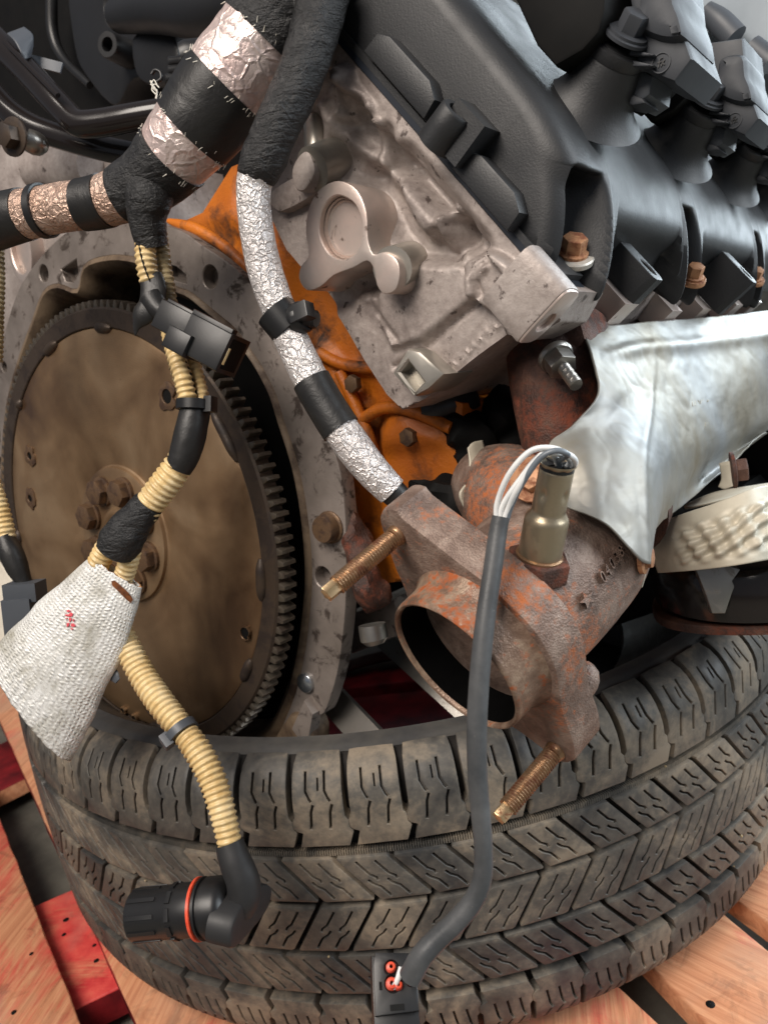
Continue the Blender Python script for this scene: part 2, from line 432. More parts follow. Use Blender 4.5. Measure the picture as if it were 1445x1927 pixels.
    plastic('gloss tube', S(30, 26, 25), 0.16, 0.02, 300); plastic('rubber', S(34, 34, 35), 0.55, 0.15); plastic('pale cover', S(150, 160, 168), 0.5, 0.1)
    t = NT('gasket'); M['gasket'] = t.out(S(16, 24, 36), 0.5)
    # rust
    def rust(name, cols, sc, rg, b, th):
        t = NT(name); n = t.noise(sc, 10, 0.68, 0.3); g = t.noise(sc*0.3, 5)
        c = t.ramp(n, [(0.34, cols[0]), (0.5, cols[1]), (0.62, cols[2])])
        m = t.mapr(t.math('ADD', t.math('MULTIPLY', g, 0.6), t.math('MULTIPLY', t.noise(sc*4, 6, 0.7), 0.4)), th[0], th[1], 0, 1)
        c = t.mix(m, c, cols[3]); f = t.noise(520, 5, 0.7)
        M[name] = t.out(c, t.mapr(m, 0, 1, rg, 0.85), t.mapr(m, 0, 1, 0.25, 0.0), 0.45, t.math('ADD', f, t.math('MULTIPLY', t.vor(900), 0.5)), b, 0.0009)
    rust('rust cast', [S(98, 80, 71), S(126, 106, 95), S(150, 131, 119), S(172, 98, 56)], 70, 0.46, 0.6, (0.53, 0.63))
    rust('rust pipe', [S(92, 70, 56), S(126, 102, 86), S(160, 138, 118), S(158, 82, 40)], 60, 0.38, 0.3, (0.53, 0.60))
    rust('rust dark', [S(46, 34, 30), S(72, 48, 40), S(92, 64, 52), S(122, 60, 38)], 50, 0.6, 0.6, (0.50, 0.62))
    M['stud'] = dirty('bronzed stud', S(160, 128, 98), S(98, 60, 38), (0.46, 0.6), 0.34, 0.6, 0.8, 110, 0.2)
    M['stud tip'] = dirty('worn stud tip', S(206, 178, 138), S(120, 74, 44), (0.52, 0.66), 0.34, 0.6, 0.8, 160, 0.2)
    M['steel'] = dirty('dull steel', S(150, 146, 140), S(92, 80, 70), (0.55, 0.7), 0.32, 0.6, 0.85, 80, 0.15)
    M['zinc'] = dirty('bright zinc', S(206, 212, 218), S(120, 116, 110), (0.6, 0.7), 0.22, 0.5, 0.95, 80, 0.1)
    M['sensor'] = dirty('tarnished sensor steel', S(172, 158, 134), S(120, 102, 80), (0.50, 0.70), 0.36, 0.48, 0.85, 60, 0.12)
    M['rustbolt'] = dirty('rusty bolt', S(176, 128, 92), S(120, 70, 44), (0.45, 0.6), 0.5, 0.8, 0.2, 140, 0.3)
    M['washer'] = dirty('painted washer', S(190, 184, 174), S(150, 122, 96), (0.55, 0.68), 0.4, 0.7, 0.3, 140, 0.2)
    # heat shield aluminium
    t = NT('heat shield sheet'); n = t.noise(10, 7, 0.6, 0.5); f = t.noise(45, 6, 0.6, 0.8, t.xf(scale=(1, 1, 2.5)))
    col = t.ramp(n, [(0.32, S(120, 110, 90)), (0.46, S(134, 130, 120)), (0.66, S(140, 142, 142))])
    sc = t.mapr(t.noise(170, 8, 0.75, 0.4), 0.64, 0.72, 0, 0.6); col = t.mix(sc, col, S(118, 98, 76))
    M['shield'] = t.out(col, t.mapr(f, 0.3, 0.7, 0.42, 0.54), 0.50, 0.5, f, 0.06, 0.0012)
    t = NT('dimpled shield sheet'); n = t.noise(25, 6); M['dimple'] = t.out(t.ramp(n, [(0.35, S(176, 168, 150)), (0.65, S(206, 199, 182))]), 0.55, 0.1, 0.5, t.noise(200), 0.15)
    # harness wraps
    def foil(name, c1, c2, sc, bs, rg):
        t = NT(name); wv = t.vor(sc, 'DISTANCE_TO_EDGE', t.n('ShaderNodeVectorMath', operation='ADD', i_0=t.pos, i_1=t.n('ShaderNodeVectorMath', operation='SCALE', i_0=t.n('ShaderNodeTexNoise', i_Vector=t.pos, i_Scale=sc*0.6, i_Detail=3).outputs['Color'], i_3=0.012).outputs[0]).outputs[0])
        r = t.mapr(wv, 0.0, 0.16, 1, 0); n = t.noise(sc*1.2, 5, 0.65, 1.2)
        h = t.math('ADD', t.math('MULTIPLY', r, 0.55), n)
        col = t.ramp(t.noise(35, 6), [(0.35, c1), (0.65, c2)])
        M[name] = t.out(col, t.mapr(n, 0.3, 0.7, rg*0.8, rg*1.3), 0.55, 0.6, h, bs, 0.0014)
    foil('foil', S(216, 210, 208), S(236, 232, 230), 210, 0.75, 0.32)
    foil('pink foil', S(212, 186, 180), S(232, 216, 210), 105, 0.65, 0.34)
    foil('brown foil', S(182, 148, 128), S(212, 186, 170), 190, 0.8, 0.36)
    t = NT('cloth tape'); v = t.obj(); n = t.noise(90, 7, 0.65, 1.5); f = t.noise(800, 3)
    rg = t.n('ShaderNodeTexNoise', i_Vector=t.xf(v, (0.5, 0.5, 2.2)), i_Scale=150.0, i_Detail=5.0, i_Distortion=0.8).outputs['Fac']; n = t.math('ADD', t.math('MULTIPLY', n, 0.6), t.math('MULTIPLY', rg, 0.4))
    M['cloth'] = t.out(t.ramp(n, [(0.35, S(20, 20, 21)), (0.65, S(38, 38, 39))]), t.mapr(n, 0.3, 0.7, 0.38, 0.6), 0, 0.5, t.math('ADD', n, t.math('MULTIPLY', f, 0.15)), 0.9, 0.0040)
    t = NT('smooth tape'); n = t.noise(45, 5, 0.6, 0.8); M['tape'] = t.out(t.ramp(n, [(0.3, S(22, 22, 23)), (0.7, S(36, 35, 34))]), 0.44, 0, 0.5, t.math('ADD', n, t.math('MULTIPLY', t.noise(1300, 2), 0.1)), 0.45, 0.002)
    t = NT('corrugated loom'); n = t.noise(50, 6); g = t.noise(300, 5)
    gm = t.mapr(t.noise(28, 8, 0.7, 0.6), 0.52, 0.68, 0, 0.55); M['loom'] = t.out(t.mix(gm, t.ramp(t.math('ADD', t.math('MULTIPLY', n, 0.7), t.math('MULTIPLY', g, 0.3)), [(0.36, S(196, 162, 104)), (0.5, S(222, 194, 140)), (0.66, S(232, 212, 170))]), S(134, 112, 78)), 0.34, 0, 0.5, g, 0.08)
    t = NT('dirty loom'); n = t.noise(60, 6); M['loomd'] = t.out(t.ramp(n, [(0.36, S(112, 96, 70)), (0.52, S(150, 132, 98)), (0.66, S(190, 172, 132))]), 0.36, 0, 0.5)
    # woven silver sleeve
    t = NT('woven silver sleeve'); u = t.n('ShaderNodeUVMap').outputs[0]; w1 = t.n('ShaderNodeTexWave', wave_type='BANDS', bands_direction='X', i_Vector=u, i_Scale=13.0, i_Distortion=4.0, i_Detail=2.0, i_Detail_Scale=2.0).outputs['Fac']
    w2 = t.n('ShaderNodeTexWave', wave_type='BANDS', bands_direction='Y', i_Vector=u, i_Scale=13.0, i_Distortion=4.0, i_Detail=2.0, i_Detail_Scale=2.0).outputs['Fac']
    wv = t.math('MULTIPLY', t.math('MULTIPLY', w1, w2), t.mapr(t.noise(45, 5), 0.35, 0.65, 0.25, 1.2)); cr = t.noise(80, 7, 0.65, 1.4); dn = t.noise(24, 9, 0.7, 0.5)
    dm = t.mapr(dn, 0.50, 0.68, 0, 0.9)
    col = t.mix(dm, t.ramp(cr, [(0.3, S(212, 211, 205)), (0.7, S(238, 238, 236))]), S(132, 126, 104))
    M['sleeve'] = t.out(col, t.mapr(dm, 0, 1, 0.36, 0.7), t.mapr(dm, 0, 1, 0.12, 0.0), 0.5, t.math('ADD', t.math('MULTIPLY', wv, 0.8), t.math('MULTIPLY', cr, 1.6)), 0.7, 0.0013)
    M['sleeve edge'] = simple('singed sleeve edge', S(150, 84, 40), S(196, 146, 96), 0.8, sc=200)
    M['burn'] = simple('burn mark', S(70, 34, 14), S(128, 72, 28), 0.8, sc=240)
    M['redink'] = simple('red stamp ink', S(206, 60, 74), S(226, 96, 104), 0.6)
    M['white wire'] = simple('white wire', S(214, 216, 216), S(236, 236, 234), 0.36)
    M['grey wire'] = simple('grey wire', S(96, 104, 112), S(120, 128, 136), 0.36)
    t = NT('cable jacket'); n = t.noise(50, 6); sp = t.mapr(t.noise(700, 4, 0.7), 0.68, 0.74, 0, 0.7)
    M['cable'] = t.out(t.mix(sp, t.ramp(n, [(0.35, S(62, 64, 66)), (0.7, S(86, 87, 88))]), S(150, 144, 134)), t.mapr(n, 0.3, 0.7, 0.38, 0.55), 0, 0.5, t.noise(500, 4), 0.12)
    M['red seal'] = simple('orange silicone seal', S(214, 66, 40), S(236, 96, 66), 0.36, sc=200)
    M['chalk'] = simple('off white paint', S(206, 200, 186), S(226, 222, 212), 0.6)
    M['rag'] = simple('white cloth', S(200, 192, 178), S(224, 218, 204), 0.85, sc=30, bump=0.3)
mats()
# ------------------------------------------------------------------ floor and pallet
def quadboard(name, pts, z1, thick, mat, parent, side=None):
    """a board from four points on its top face (counted round), real thickness, slightly worn edges"""
    P = [(p.x, p.y) for p in pts]
    if area2(P) < 0: P = P[::-1]
    P = resamp(P, 0.03); P = [(x + 0.0012*noise.noise(Vector((x*40, y*40, 3))), y + 0.0012*noise.noise(Vector((x*40, y*40, 9)))) for x, y in P]
    v, f = plate(P, [], z1 - thick, z1, 0.0018, lambda a, b, c: Vector((a, b, c)))
    o = mk(name, v, f, mat, parent, sharp=50)
    if side:
        o.data.materials.append(side)
        for p in o.data.polygons:
            if abs(p.normal.z) < 0.3: p.material_index = 1
    return o
fl = mk('concrete_floor', [(-6, -6, -0.062), (6, -6, -0.062), (6, 6, -0.062), (-6, 6, -0.062)], [(0, 1, 2, 3)], M['concrete'], smooth=False)
tag(fl, 'grey concrete floor', None, None, 'structure')
pal = thing('pallet', 'worn red painted wooden pallet under the tyre', 'pallet', (0, 0, -0.06))
def gz(px, py, z=0.0): return pz(px, py, z)
def stretch(a, b, k0, k1):
    d = b - a; return a - d*k0, b + d*k1
# left deck board
a, b = stretch(gz(0, 1539), gz(150, 1920), 1.2, 0.6); n_ = Vector((-(b-a).y, (b-a).x, 0)).normalized()
n_ = n_ if n_.x < 0 else -n_
quadboard('deck_board', [a, b, b + n_*0.125, a + n_*0.125], 0.0, 0.018, M['wood a'], pal, M['wood d'])
# board under the tyre on the left
a, b = stretch(gz(45, 1455), gz(258, 1927), 1.6, 0.5); n_ = Vector((-(b-a).y, (b-a).x, 0)).normalized(); n_ = n_ if n_.x > 0 else -n_
quadboard('deck_board', [a, b, b + n_*0.15, a + n_*0.15], -0.0005, 0.018, M['wood c'], pal, M['redpaint'])
# cross boards between them, one step lower
Z2 = -0.0185
q = [gz(60, 1707, Z2), gz(150, 1668, Z2), gz(238, 1852, Z2), gz(140, 1899, Z2)]
d = (q[1] - q[0]).normalized()
quadboard('cross_board', [q[0] - d*0.12, q[1] + d*0.30, q[2] + d*0.30, q[3] - d*0.12], Z2, 0.03, M['wood b'], pal, M['redpaint'])
q = [gz(0, 1400, Z2), gz(60, 1372, Z2), gz(75, 1455, Z2), gz(0, 1484, Z2)]; d = (q[1] - q[0]).normalized()
quadboard('cross_board', [q[0] - d*0.25, q[1] + d*0.3, q[2] + d*0.3, q[3] - d*0.25], Z2, 0.022, M['redpaint'], pal, M['wood d'])
# right deck boards
def rb(e0, e1, wdt, mat, sgn, k0=1.5, k1=1.0, side=None):
    a, b = stretch(gz(*e0), gz(*e1), k0, k1); n_ = Vector((-(b-a).y, (b-a).x, 0)).normalized(); n_ = n_ if n_.x*sgn > 0 else -n_
    return quadboard('deck_board', [a, b, b + n_*wdt, a + n_*wdt], -0.001, 0.02, mat, pal, side)
rb((1220, 1812), (1331, 1927), 0.085, M['wood d'], 1, 3.5, 1.5)
rb((1366, 1678), (1445, 1735), 0.14, M['wood d'], 1, 6, 3)
rb((1164, 1855), (1241, 1927), 0.15, M['wood a'], -1, 3, 1.5)
# boards seen through the tyre opening
for k, (x0, y0) in enumerate(((-0.02, 0.10), (0.0, 0.23), (0.03, 0.36))):
    quadboard('deck_board', [Vector((x0 - 0.3, y0 + 0.02, 0)), Vector((x0 + 0.3, y0 - 0.05, 0)), Vector((x0 + 0.3, y0 + 0.05, 0)), Vector((x0 - 0.3, y0 + 0.12, 0))], -0.006, 0.02, M['redpaint'], pal)
# nail heads
for px, py, z, r in ((125, 1731, Z2, .0030), (121, 1759, Z2, .0022), (178, 1779, Z2, .0020), (182, 1808, Z2, .0026), (27, 1905, 0, .0024), (60, 1795, 0, .0020), (1336, 1890, -.001, .0034), (1400, 1600, -.001, .0026)):
    c = pz(px, py, z); mk('nail', *lathe([(r, -.004), (r, .0002), (r*.7, .0008), (.0002, .0009)], (lambda c: lambda x, y, h: c + Vector((x, y, h)))(c), 12), M['void'], pal)
# ------------------------------------------------------------------ tyre
TR = 0.40; TC = Vector((0, 0, TH)); V0 = 0.086; AR = 0.036
def prof(v, h):
    a = abs(v); sg = 1 if v >= 0 else -1; cr = 0.35*min(a, V0)**2
    if a <= V0: return TR - cr + h, v
    ph = (a - V0)/AR
    return TR - cr - AR + (AR + h)*math.cos(ph), sg*(V0 + (AR + h)*math.sin(ph))
def tpos(u, v, h, th=0.0):
    r, z = prof(v, h); t = th + u/TR
    return Vector((r*math.cos(t), r*math.sin(t), z))
NB = 66; PT = 2*math.pi*TR/NB
tyre = thing('tire', 'worn black all terrain tire lying flat on the pallet under the engine', 'tire', (0, 0, 0))
up_prof = [(0.371, 0.1165), (0.367, 0.1185), (0.362, 0.1196), (0.357, 0.1196), (0.355, 0.1200), (0.352, 0.1180), (0.344, 0.112), (0.332, 0.100), (0.318, 0.083), (0.300, 0.062), (0.285, 0.040), (0.262, 0.026), (0.245, 0.022), (0.242, 0.012), (0.262, 0.010), (0.31, 0.03), (0.34, 0.07), (0.372, 0.075), (0.384, 0.04)]
low_prof = [(0.371, -0.1165), (0.366, -0.1195), (0.360, -0.1225), (0.352, -0.1262), (0.33, -0.1300), (0.31, -0.1318), (0.29, -0.1310), (0.268, -0.1260), (0.255, -0.118), (0.243, -0.106), (0.236, -0.092), (0.240, -0.082), (0.262, -0.084), (0.30, -0.105), (0.34, -0.112), (0.372, -0.085), (0.384, -0.04)]
def ringmesh(pr, seg=160):
    return lathe(pr, lambda x, y, z: TC + Vector((x, y, z)), seg)
mb = MB(); mb.add(ringmesh(up_prof)); mb.add(ringmesh(low_prof))
mb.add(ringmesh([(0.384, 0.04), (0.386, 0.0), (0.384, -0.04)]))
mb.build('sidewall', M['side'], tyre)
base = [prof(v, -0.0105 if abs(v) < 0.1 else -0.0105 + 0.006*(abs(v) - 0.1)/0.03) for v in np.linspace(-0.131, 0.131, 34)]
mk('tread_base', *ringmesh([(0.366, -0.117)] + base + [(0.366, 0.117)]), M['groove'], tyre)
def slot(pl, wd):
    L = []; Rr = []
    for i, p in enumerate(pl):
        a = pl[max(i-1, 0)]; b = pl[min(i+1, len(pl)-1)]; dx, dy = b[0]-a[0], b[1]-a[1]; l = math.hypot(dx, dy)
        nx, ny = -dy/l*wd/2, dx/l*wd/2; L.append((p[0]+nx, p[1]+ny)); Rr.append((p[0]-nx, p[1]-ny))
    return L + Rr[::-1]
def shoulder(sgn):
    o = [(0.003, .0645), (PT-.002, .0645), (PT+.002, .0745), (PT+.0015, .076), (PT, .078), (PT, .083), (PT-.0021, .0855), (PT-.0021, .093), (PT-.0021, .100), (PT-.0021, .107), (PT-.0021, .114), (PT-.0023, .121), (PT-.0034, .130),
         (PT*.75, .1305), (PT*.5, .1305), (PT*.25, .1305), (.0034, .130), (.0023, .121), (.0021, .114), (.0021, .107), (.0021, .100), (.0021, .093), (.0021, .0855), (0, .083), (0, .078), (.002, .076), (.006, .0745)]
    sip = []
    for fr_ in ((0.30, 0.64) if sgn > 0 else (0.26, 0.5, 0.74)):
        u = PT*fr_
        sip.append(slot([(u, .116), (u, .1035), (u + .0022, .0985), (u + .0034, .0965)], .0017))
        sip.append(slot([(u + .0045, .0945), (u + .0026, .0895), (u + .0010, .0775)], .0017))
    sip.append(slot([(PT*.30 + .0085, .1115), (PT*.30 + .0085, .1035)], .0012))
    st = [(PT*a, b) for a in (.14, .45, .58, .86) for b in (.086, .090, .094, .098, .102, .106, .110, .114, .118, .122, .126)]
    st = [s_ for s_ in st if not any(abs(s_[0] - PT*c) < .0 for c in (.3,))]
    if sgn < 0:
        o = [(a, -b) for a, b in o]; sip = [[(a, -b) for a, b in s_] for s_ in sip]; st = [(a, -b) for a, b in st]
    return o, [(s_, 0.0045) for s_ in sip], st
def ribblock(v0, v1, k, gw, nsip):
    vc = (v0 + v1)/2; f = lambda u, v: (u - k*(v - vc), v)
    o = [f(gw/2, v0), f(PT - gw/2, v0), f(PT - gw/2, v1), f(gw/2, v1)]
    o = [f(gw/2 + .001, v0), f(PT - gw/2 - .0015, v0), f(PT - gw/2, v0 + .0012), f(PT - gw/2, v1 - .001), f(PT - gw/2 - .001, v1), f(gw/2 + .0015, v1), f(gw/2, v1 - .0012), f(gw/2, v0 + .001)]
    sip = []; hgt = v1 - v0
    for j in range(nsip):
        u = PT*(j + 1)/(nsip + 1); s_ = 1 if k > 0 else -1
        sip.append((slot([f(u, v1 - hgt*.10), f(u, v0 + hgt*.60), f(u + .0022*s_, v0 + hgt*.52), f(u + .0015*s_, v0 + hgt*.46)], .0015), .0055))
        if j < nsip: sip.append((slot([f(u - .0048*s_, v0 + hgt*.47), f(u - .0042*s_, v0 + hgt*.38), f(u - .0015*s_, v0 + hgt*.30), f(u - .0015*s_, v0 + hgt*.08)], .0015), .0055))
    return o, sip, []
def findth(px, v):
    best = None
    for i in range(4000):
        t = -math.pi*0.9 + i*math.pi*0.8/4000
        x = topix(TC + tpos(0, v, 0, t))[0]
        if best is None or abs(x - px) < best[0]: best = (abs(x - px), t)
    return best[1]
spec = [(shoulder(1), findth(755, .108)), (ribblock(.0222, .0552, .78, .0036, 2), findth(668, .04)), (ribblock(-.0178, .0178, -.62, .0036, 2), findth(787, 0)),
        (ribblock(-.0552, -.0222, .78, .0036, 2), findth(671, -.04)), (shoulder(-1), findth(905, -.09))]
rear = MB()
for (o, sp, st), th0 in spec:
    vf = plate(o, sp, -.0105, 0, .0007, lambda a, b, c: tpos(a, b, c), st, back=False)
    src = None
    for k in range(NB):
        th = th0 + 2*math.pi*k/NB
        rel = (th + math.pi/2 + math.pi) % (2*math.pi) - math.pi
        m4 = Matrix.Translation(TC) @ Matrix.Rotation(th, 4, 'Z')
        if abs(rel) < R_(97):
            if src is None:
                src = mk('tread_block', vf[0], vf[1], M['tread'], tyre, sharp=38); src.matrix_basis = m4; PINV[src.name] = m4.inverted()
            else: inst(src, 'tread_block', m4, tyre)
        else: rear.add(([m4 @ v for v in vf[0]], vf[1]))
rear.build('tread_rear', M['tread'], tyre, kind='stuff')
# little comb ribs moulded into the wide groove
comb = MB()
for k in range(700):
    t = -math.pi*0.97 + k*0.94*math.pi/700
    comb.add(box(lambda a, b, c: TC + tpos(a, b, c, t), 0, .0011, .0555, .0590, -.0105, -.0028))
comb.build('groove_comb', M['tread'], tyre, kind='stuff', smooth=False)
# grit caught in the tread
gr = MB()
for k in range(26):
    t = -math.pi/2 + random.uniform(-1.3, 1.3); v_ = random.choice((.060, .060, .020, -.020, -.060, .09, .05, -.04)) + random.uniform(-.003, .003)
    r_ = random.uniform(.0006, .0016); c = TC + tpos(0, v_, random.choice((-.0095, -.009, -.0005)), t)
    gr.add(lathe([(r_*.2, -r_*.8), (r_*random.uniform(.8, 1.2), -r_*.2), (r_*random.uniform(.6, 1), r_*.5), (r_*.1, r_*.9)], frame(c, Vector((random.random() - .5, random.random() - .5, random.random())), CR), 6, True))
gr.build('grit', M['loomd'], tyre, kind='stuff', smooth=False)
# steel bars inside the opening
for nm, pa, pb, wd, lab in (('steel_bar', (612, 1300, .60), (705, 1400, .55), 52, 'grey steel bar lying inside the tire below the silver bolt'), ('steel_bar', (735, 1215, .66), (880, 1345, .60), 34, 'thin grey steel bar inside the tire behind the exhaust outlet')):
    A_, B_ = PX(*pa), PX(*pb); A_, B_ = stretch(A_, B_, 0.5, 0.6); fr = frame((A_ + B_)/2, (B_ - A_), CF)
    L = (B_ - A_).length/2; hw = wd*0.5*pa[2]/F0
    o = mk(nm, *box(fr, -0.004, 0.004, -hw, hw, -L, L, 0.0006), M['steel']); tag(o, lab, 'steel bar')
# ------------------------------------------------------------------ engine: flexplate, flange, block
eng = thing('engine', 'large engine with orange block and black valve cover resting in the tire', 'engine', tuple(PX(520, 1400, 0.56)))
# flexplate (dished steel disc)
GR = 0.1765
pr = [(0.0135, 0.006), (0.0145, -0.0065), (0.0165, -0.0080), (0.0200, -0.0080), (0.0215, -0.0068), (0.0230, -0.0052), (0.0520, -0.0052), (0.0545, -0.0046), (0.0552, -0.0020), (0.0565, -0.0012), (0.068, -0.0030), (0.085, -0.0060), (0.110, -0.0080), (0.130, -0.0085), (0.150, -0.0075), (0.1600, -0.0065), (0.1612, -0.0056), (0.1612, -0.001)]
fxv, fxf = lathe([(r, -h) for r, h in pr], EF(), 128)
flex = mk('flexplate', fxv, fxf, M['flex'], eng, label='round oil stained brown steel flexplate')
mk('hub_recess', *lathe([(0.0001, -0.0042), (0.0140, -0.0042)], EF(), 24), M['void'], flex)
for k in range(8):
    a = 2*math.pi*k/8 + 0.35
    c = (0.0382*math.cos(a), 0.0382*math.sin(a))
    fr = (lambda c: lambda x, y, z: E(c[0] + x, c[1] + y, -0.0065 - z))(c)
    mb = MB(); mb.add(lathe([(0.0122, -0.002), (0.0122, 0.0012), (0.0110, 0.0016)], fr, 20, True))
    rot = random.random()*6; P = [(0.0108*math.cos(rot + j*math.pi/3), 0.0108*math.sin(rot + j*math.pi/3)) for j in range(6)]
    mb.add(plate(P, [], 0.001, 0.0085, 0.0012, fr)); mb.build('bolt', M['bolt'], flex)
def exy(px, py, s): return e2(px, py, s)
# drive holes with ragged worn rims, and weep holes
for px, py, r, rim in ((315, 746, .0052, .010), (57, 858, .0034, .009), (58, 938, .0034, .009), (462, 1192, .0045, .0055), (283, 1332, .0050, .0095), (232, 1338, .0025, .004), (253, 1352, .0025, .004)):
    cx, cy = exy(px, py, -0.009)
    lp = [(cx + rim*(0.85 + 0.42*noise.noise(Vector((math.cos(t)*1.9, math.sin(t)*1.9, px*.37))))*math.cos(t), cy + rim*1.1*(0.85 + 0.42*noise.noise(Vector((math.cos(t)*1.9, math.sin(t)*1.9, px*.37))))*math.sin(t)) for t in [2*math.pi*k/28 for k in range(28)]]
    mk('drive_hole', *plate(lp, [(circ(cx, cy, r, 20), 0.0014)], 0.0062, 0.0097, 0.0004, lambda a, b, c: E(a, b, -c)), M['bolt'] if rim > .006 else M['flex'], flex)
    mk('hole', *lathe([(0.0001, 0), (r*0.98, 0)], (lambda cx, cy: lambda x, y, z: E(cx + x, cy + y, -0.00865 - z))(cx, cy), 20), M['void'], flex)
# ring gear and teeth
rg = mk('ring_gear', *lathe([(0.1618, 0.001), (0.1618, 0.0062), (0.1626, 0.0070), (0.1750, 0.0070), (GR, 0.0055), (GR, -0.006), (0.164, -0.006)], EF(), 160), M['gear'], eng)
NT_ = 138; src = None
TM = Matrix(((EU.x, EV.x, -EA.x, EO.x), (EU.y, EV.y, -EA.y, EO.y), (EU.z, EV.z, -EA.z, EO.z), (0, 0, 0, 1)))
wb, wt = 0.0027, 0.0012
tv, tf = plate([(GR - 0.0006, -wb), (GR + 0.0025, -wb*0.8), (GR + 0.0052, -wt), (GR + 0.0052, wt), (GR + 0.0025, wb*0.8), (GR - 0.0006, wb)], [], -0.006, 0.0056, 0.0006, lambda a, b, c: Vector((a, b, c)))
for k in range(NT_):
    m4 = TM @ Matrix.Rotation(2*math.pi*k/NT_, 4, 'Z')
    if src is None:
        src = mk('tooth', tv, tf, M['tooth'], rg, sharp=30); src.matrix_basis = m4; PINV[src.name] = m4.inverted()
    else: inst(src, 'tooth', m4, rg)
# weld tabs between plate and ring
for px, py, L in ((192, 606, .020), (95, 655, .022), (36, 760, .010), (34, 1010, .012), (425, 815, .040), (500, 1095, .030), (476, 1275, .022), (402, 700, .02), (300, 1392, .02)):
    cx, cy = exy(px, py, -0.0075); a = math.atan2(cy, cx); rr = 0.1615
    path = [(E(rr*math.cos(a + t/rr), rr*math.sin(a + t/rr), -0.0062), r_) for t, r_ in ((-L/2, .0018), (-L*.3, .0040), (0, .0044), (L*.3, .0040), (L/2, .0018))]
    mk('weld_tab', *tube(path, 12, 0.002), M['gear'], flex)
# housing flange of the block around the flexplate
SF = 0.030
outer = [(-60, 1010), (-45, 900), (-15, 760), (8, 690), (20, 630), (37, 572), (54, 533), (83, 491), (110, 462), (137, 439), (166, 427), (220, 421), (300, 422), (355, 436), (391, 461), (430, 486), (466, 516), (510, 575), (556, 660), (600, 752), (634, 830), (652, 889), (660, 960), (662, 1020), (662, 1091), (658, 1166), (646, 1256), (625, 1326), (612, 1341), (588, 1352), (581, 1392), (570, 1440), (480, 1500), (330, 1480), (200, 1400), (90, 1260), (0, 1080)]
inner = [(20, 800), (40, 700), (75, 601), (95, 549), (122, 535), (160, 545), (172, 500), (208, 484), (255, 483), (312, 502), (318, 530), (366, 548), (391, 566), (422, 591), (455, 619), (483, 658), (505, 691), (530, 741), (545, 790), (560, 835), (573, 880), (585, 940), (594, 1015), (597, 1091), (591, 1166), (580, 1240), (556, 1325), (500, 1420), (400, 1440), (250, 1370), (130, 1240), (45, 1090), (15, 960)]
def sm(pts, s, n=3): return [(a[0], a[1]) for a in closed_catmull(epoly(pts, s), n)]
OP = sm(outer, SF); IP = sm(inner, SF)
hol = []
for px, py, r in ((95, 515, .0072), (408, 522, .0080), (618, 1082, .0075), (20, 690, .005), (10, 870, .0075)):
    hol.append((circ(*exy(px, py, SF), r, 22), 0.010))
for P_ in ([(128, 508), (157, 488), (160, 516), (150, 533), (136, 530)], [(322, 497), (345, 503), (362, 518), (364, 534), (345, 530), (325, 520)]):
    hol.append((epoly(P_, SF), 0.011))
flg = mk('bellhousing_flange', *plate(OP, [(IP, None)] + hol, -0.006, 0.006, 0.0012, lambda a, b, c: E(a, b, SF - c)), M['flange'], eng, label='pitted grey housing flange around the flexplate')
# oily inner lip: conical wall stepping back from the flange face
c0 = np.mean(np.array(IP), 0)
def ringloft(loops, mat, name, par):
    vs = []; fs = []; m = len(loops[0][0])
    for lp, s in loops: vs += [E(a[0], a[1], s) for a in lp]
    for i in range(len(loops) - 1):
        for k in range(m):
            a, b = i*m + k, i*m + (k+1) % m; fs.append((a, b, b + m, a + m))
    return mk(name, vs, fs, mat, par)
sc = lambda k: [(c0[0] + (x - c0[0])*k, c0[1] + (y - c0[1])*k) for x, y in IP]
ringloft([(sc(1.004), SF - 0.0055), (sc(0.995), SF - 0.0075), (sc(0.975), SF - 0.0085), (sc(0.950), SF - 0.004), (sc(0.930), SF + 0.004), (sc(0.920), SF + 0.020), (sc(0.915), SF + 0.05)], M['flange_dark'], 'flange_lip', flg)
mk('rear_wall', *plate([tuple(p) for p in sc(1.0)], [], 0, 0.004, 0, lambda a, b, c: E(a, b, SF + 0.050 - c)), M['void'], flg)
# flange bolts
def ebolt(px, py, s, r, h, mat, par, name='bolt', washer=None, domed=False):
    c = ep(px, py, s); fr = frame(c, -EA, EV); mb = MB()
    if washer: mb.add(lathe([(washer, 0), (washer, 0.0012), (washer*0.93, 0.0018), (0.001, 0.0018)], fr, 26))
    if domed: mb.add(lathe([(r, -0.004), (r, h*0.8), (r*0.9, h), (0.0005, h*1.02)], fr, 26))
    else: mb.add(hexprism(fr, r, h, r*0.14))
    return mb.build(name, mat, par)
ebolt(622, 992, SF - 0.006, 0.0095, 0.009, M['bolt'], flg, washer=0.0112, domed=True)
ebolt(577, 1284, SF - 0.006, 0.0074, 0.003, M['zinc'], flg, domed=True)
ebolt(512, 1424, SF - 0.010, 0.0045, 0.003, M['zinc'], flg, domed=True)
# lower lug of the flange
mk('flange_lug', *plate(sm([(545, 1345), (578, 1362), (586, 1400), (574, 1440), (540, 1470), (490, 1470), (470, 1440), (510, 1400)], SF - 0.012, 2), [], -0.02, 0.0, 0.002, lambda a, b, c: E(a, b, SF - 0.012 - c)), M['flange_dark'], flg)
mk('flange_web', *plate(epoly([(548, 1372), (572, 1318), (588, 1345), (580, 1392), (565, 1396)], SF - 0.0135), [], -0.01, 0.0, 0.0012, lambda a, b, c: E(a, b, SF - 0.0135 - c)), M['flange'], flg)
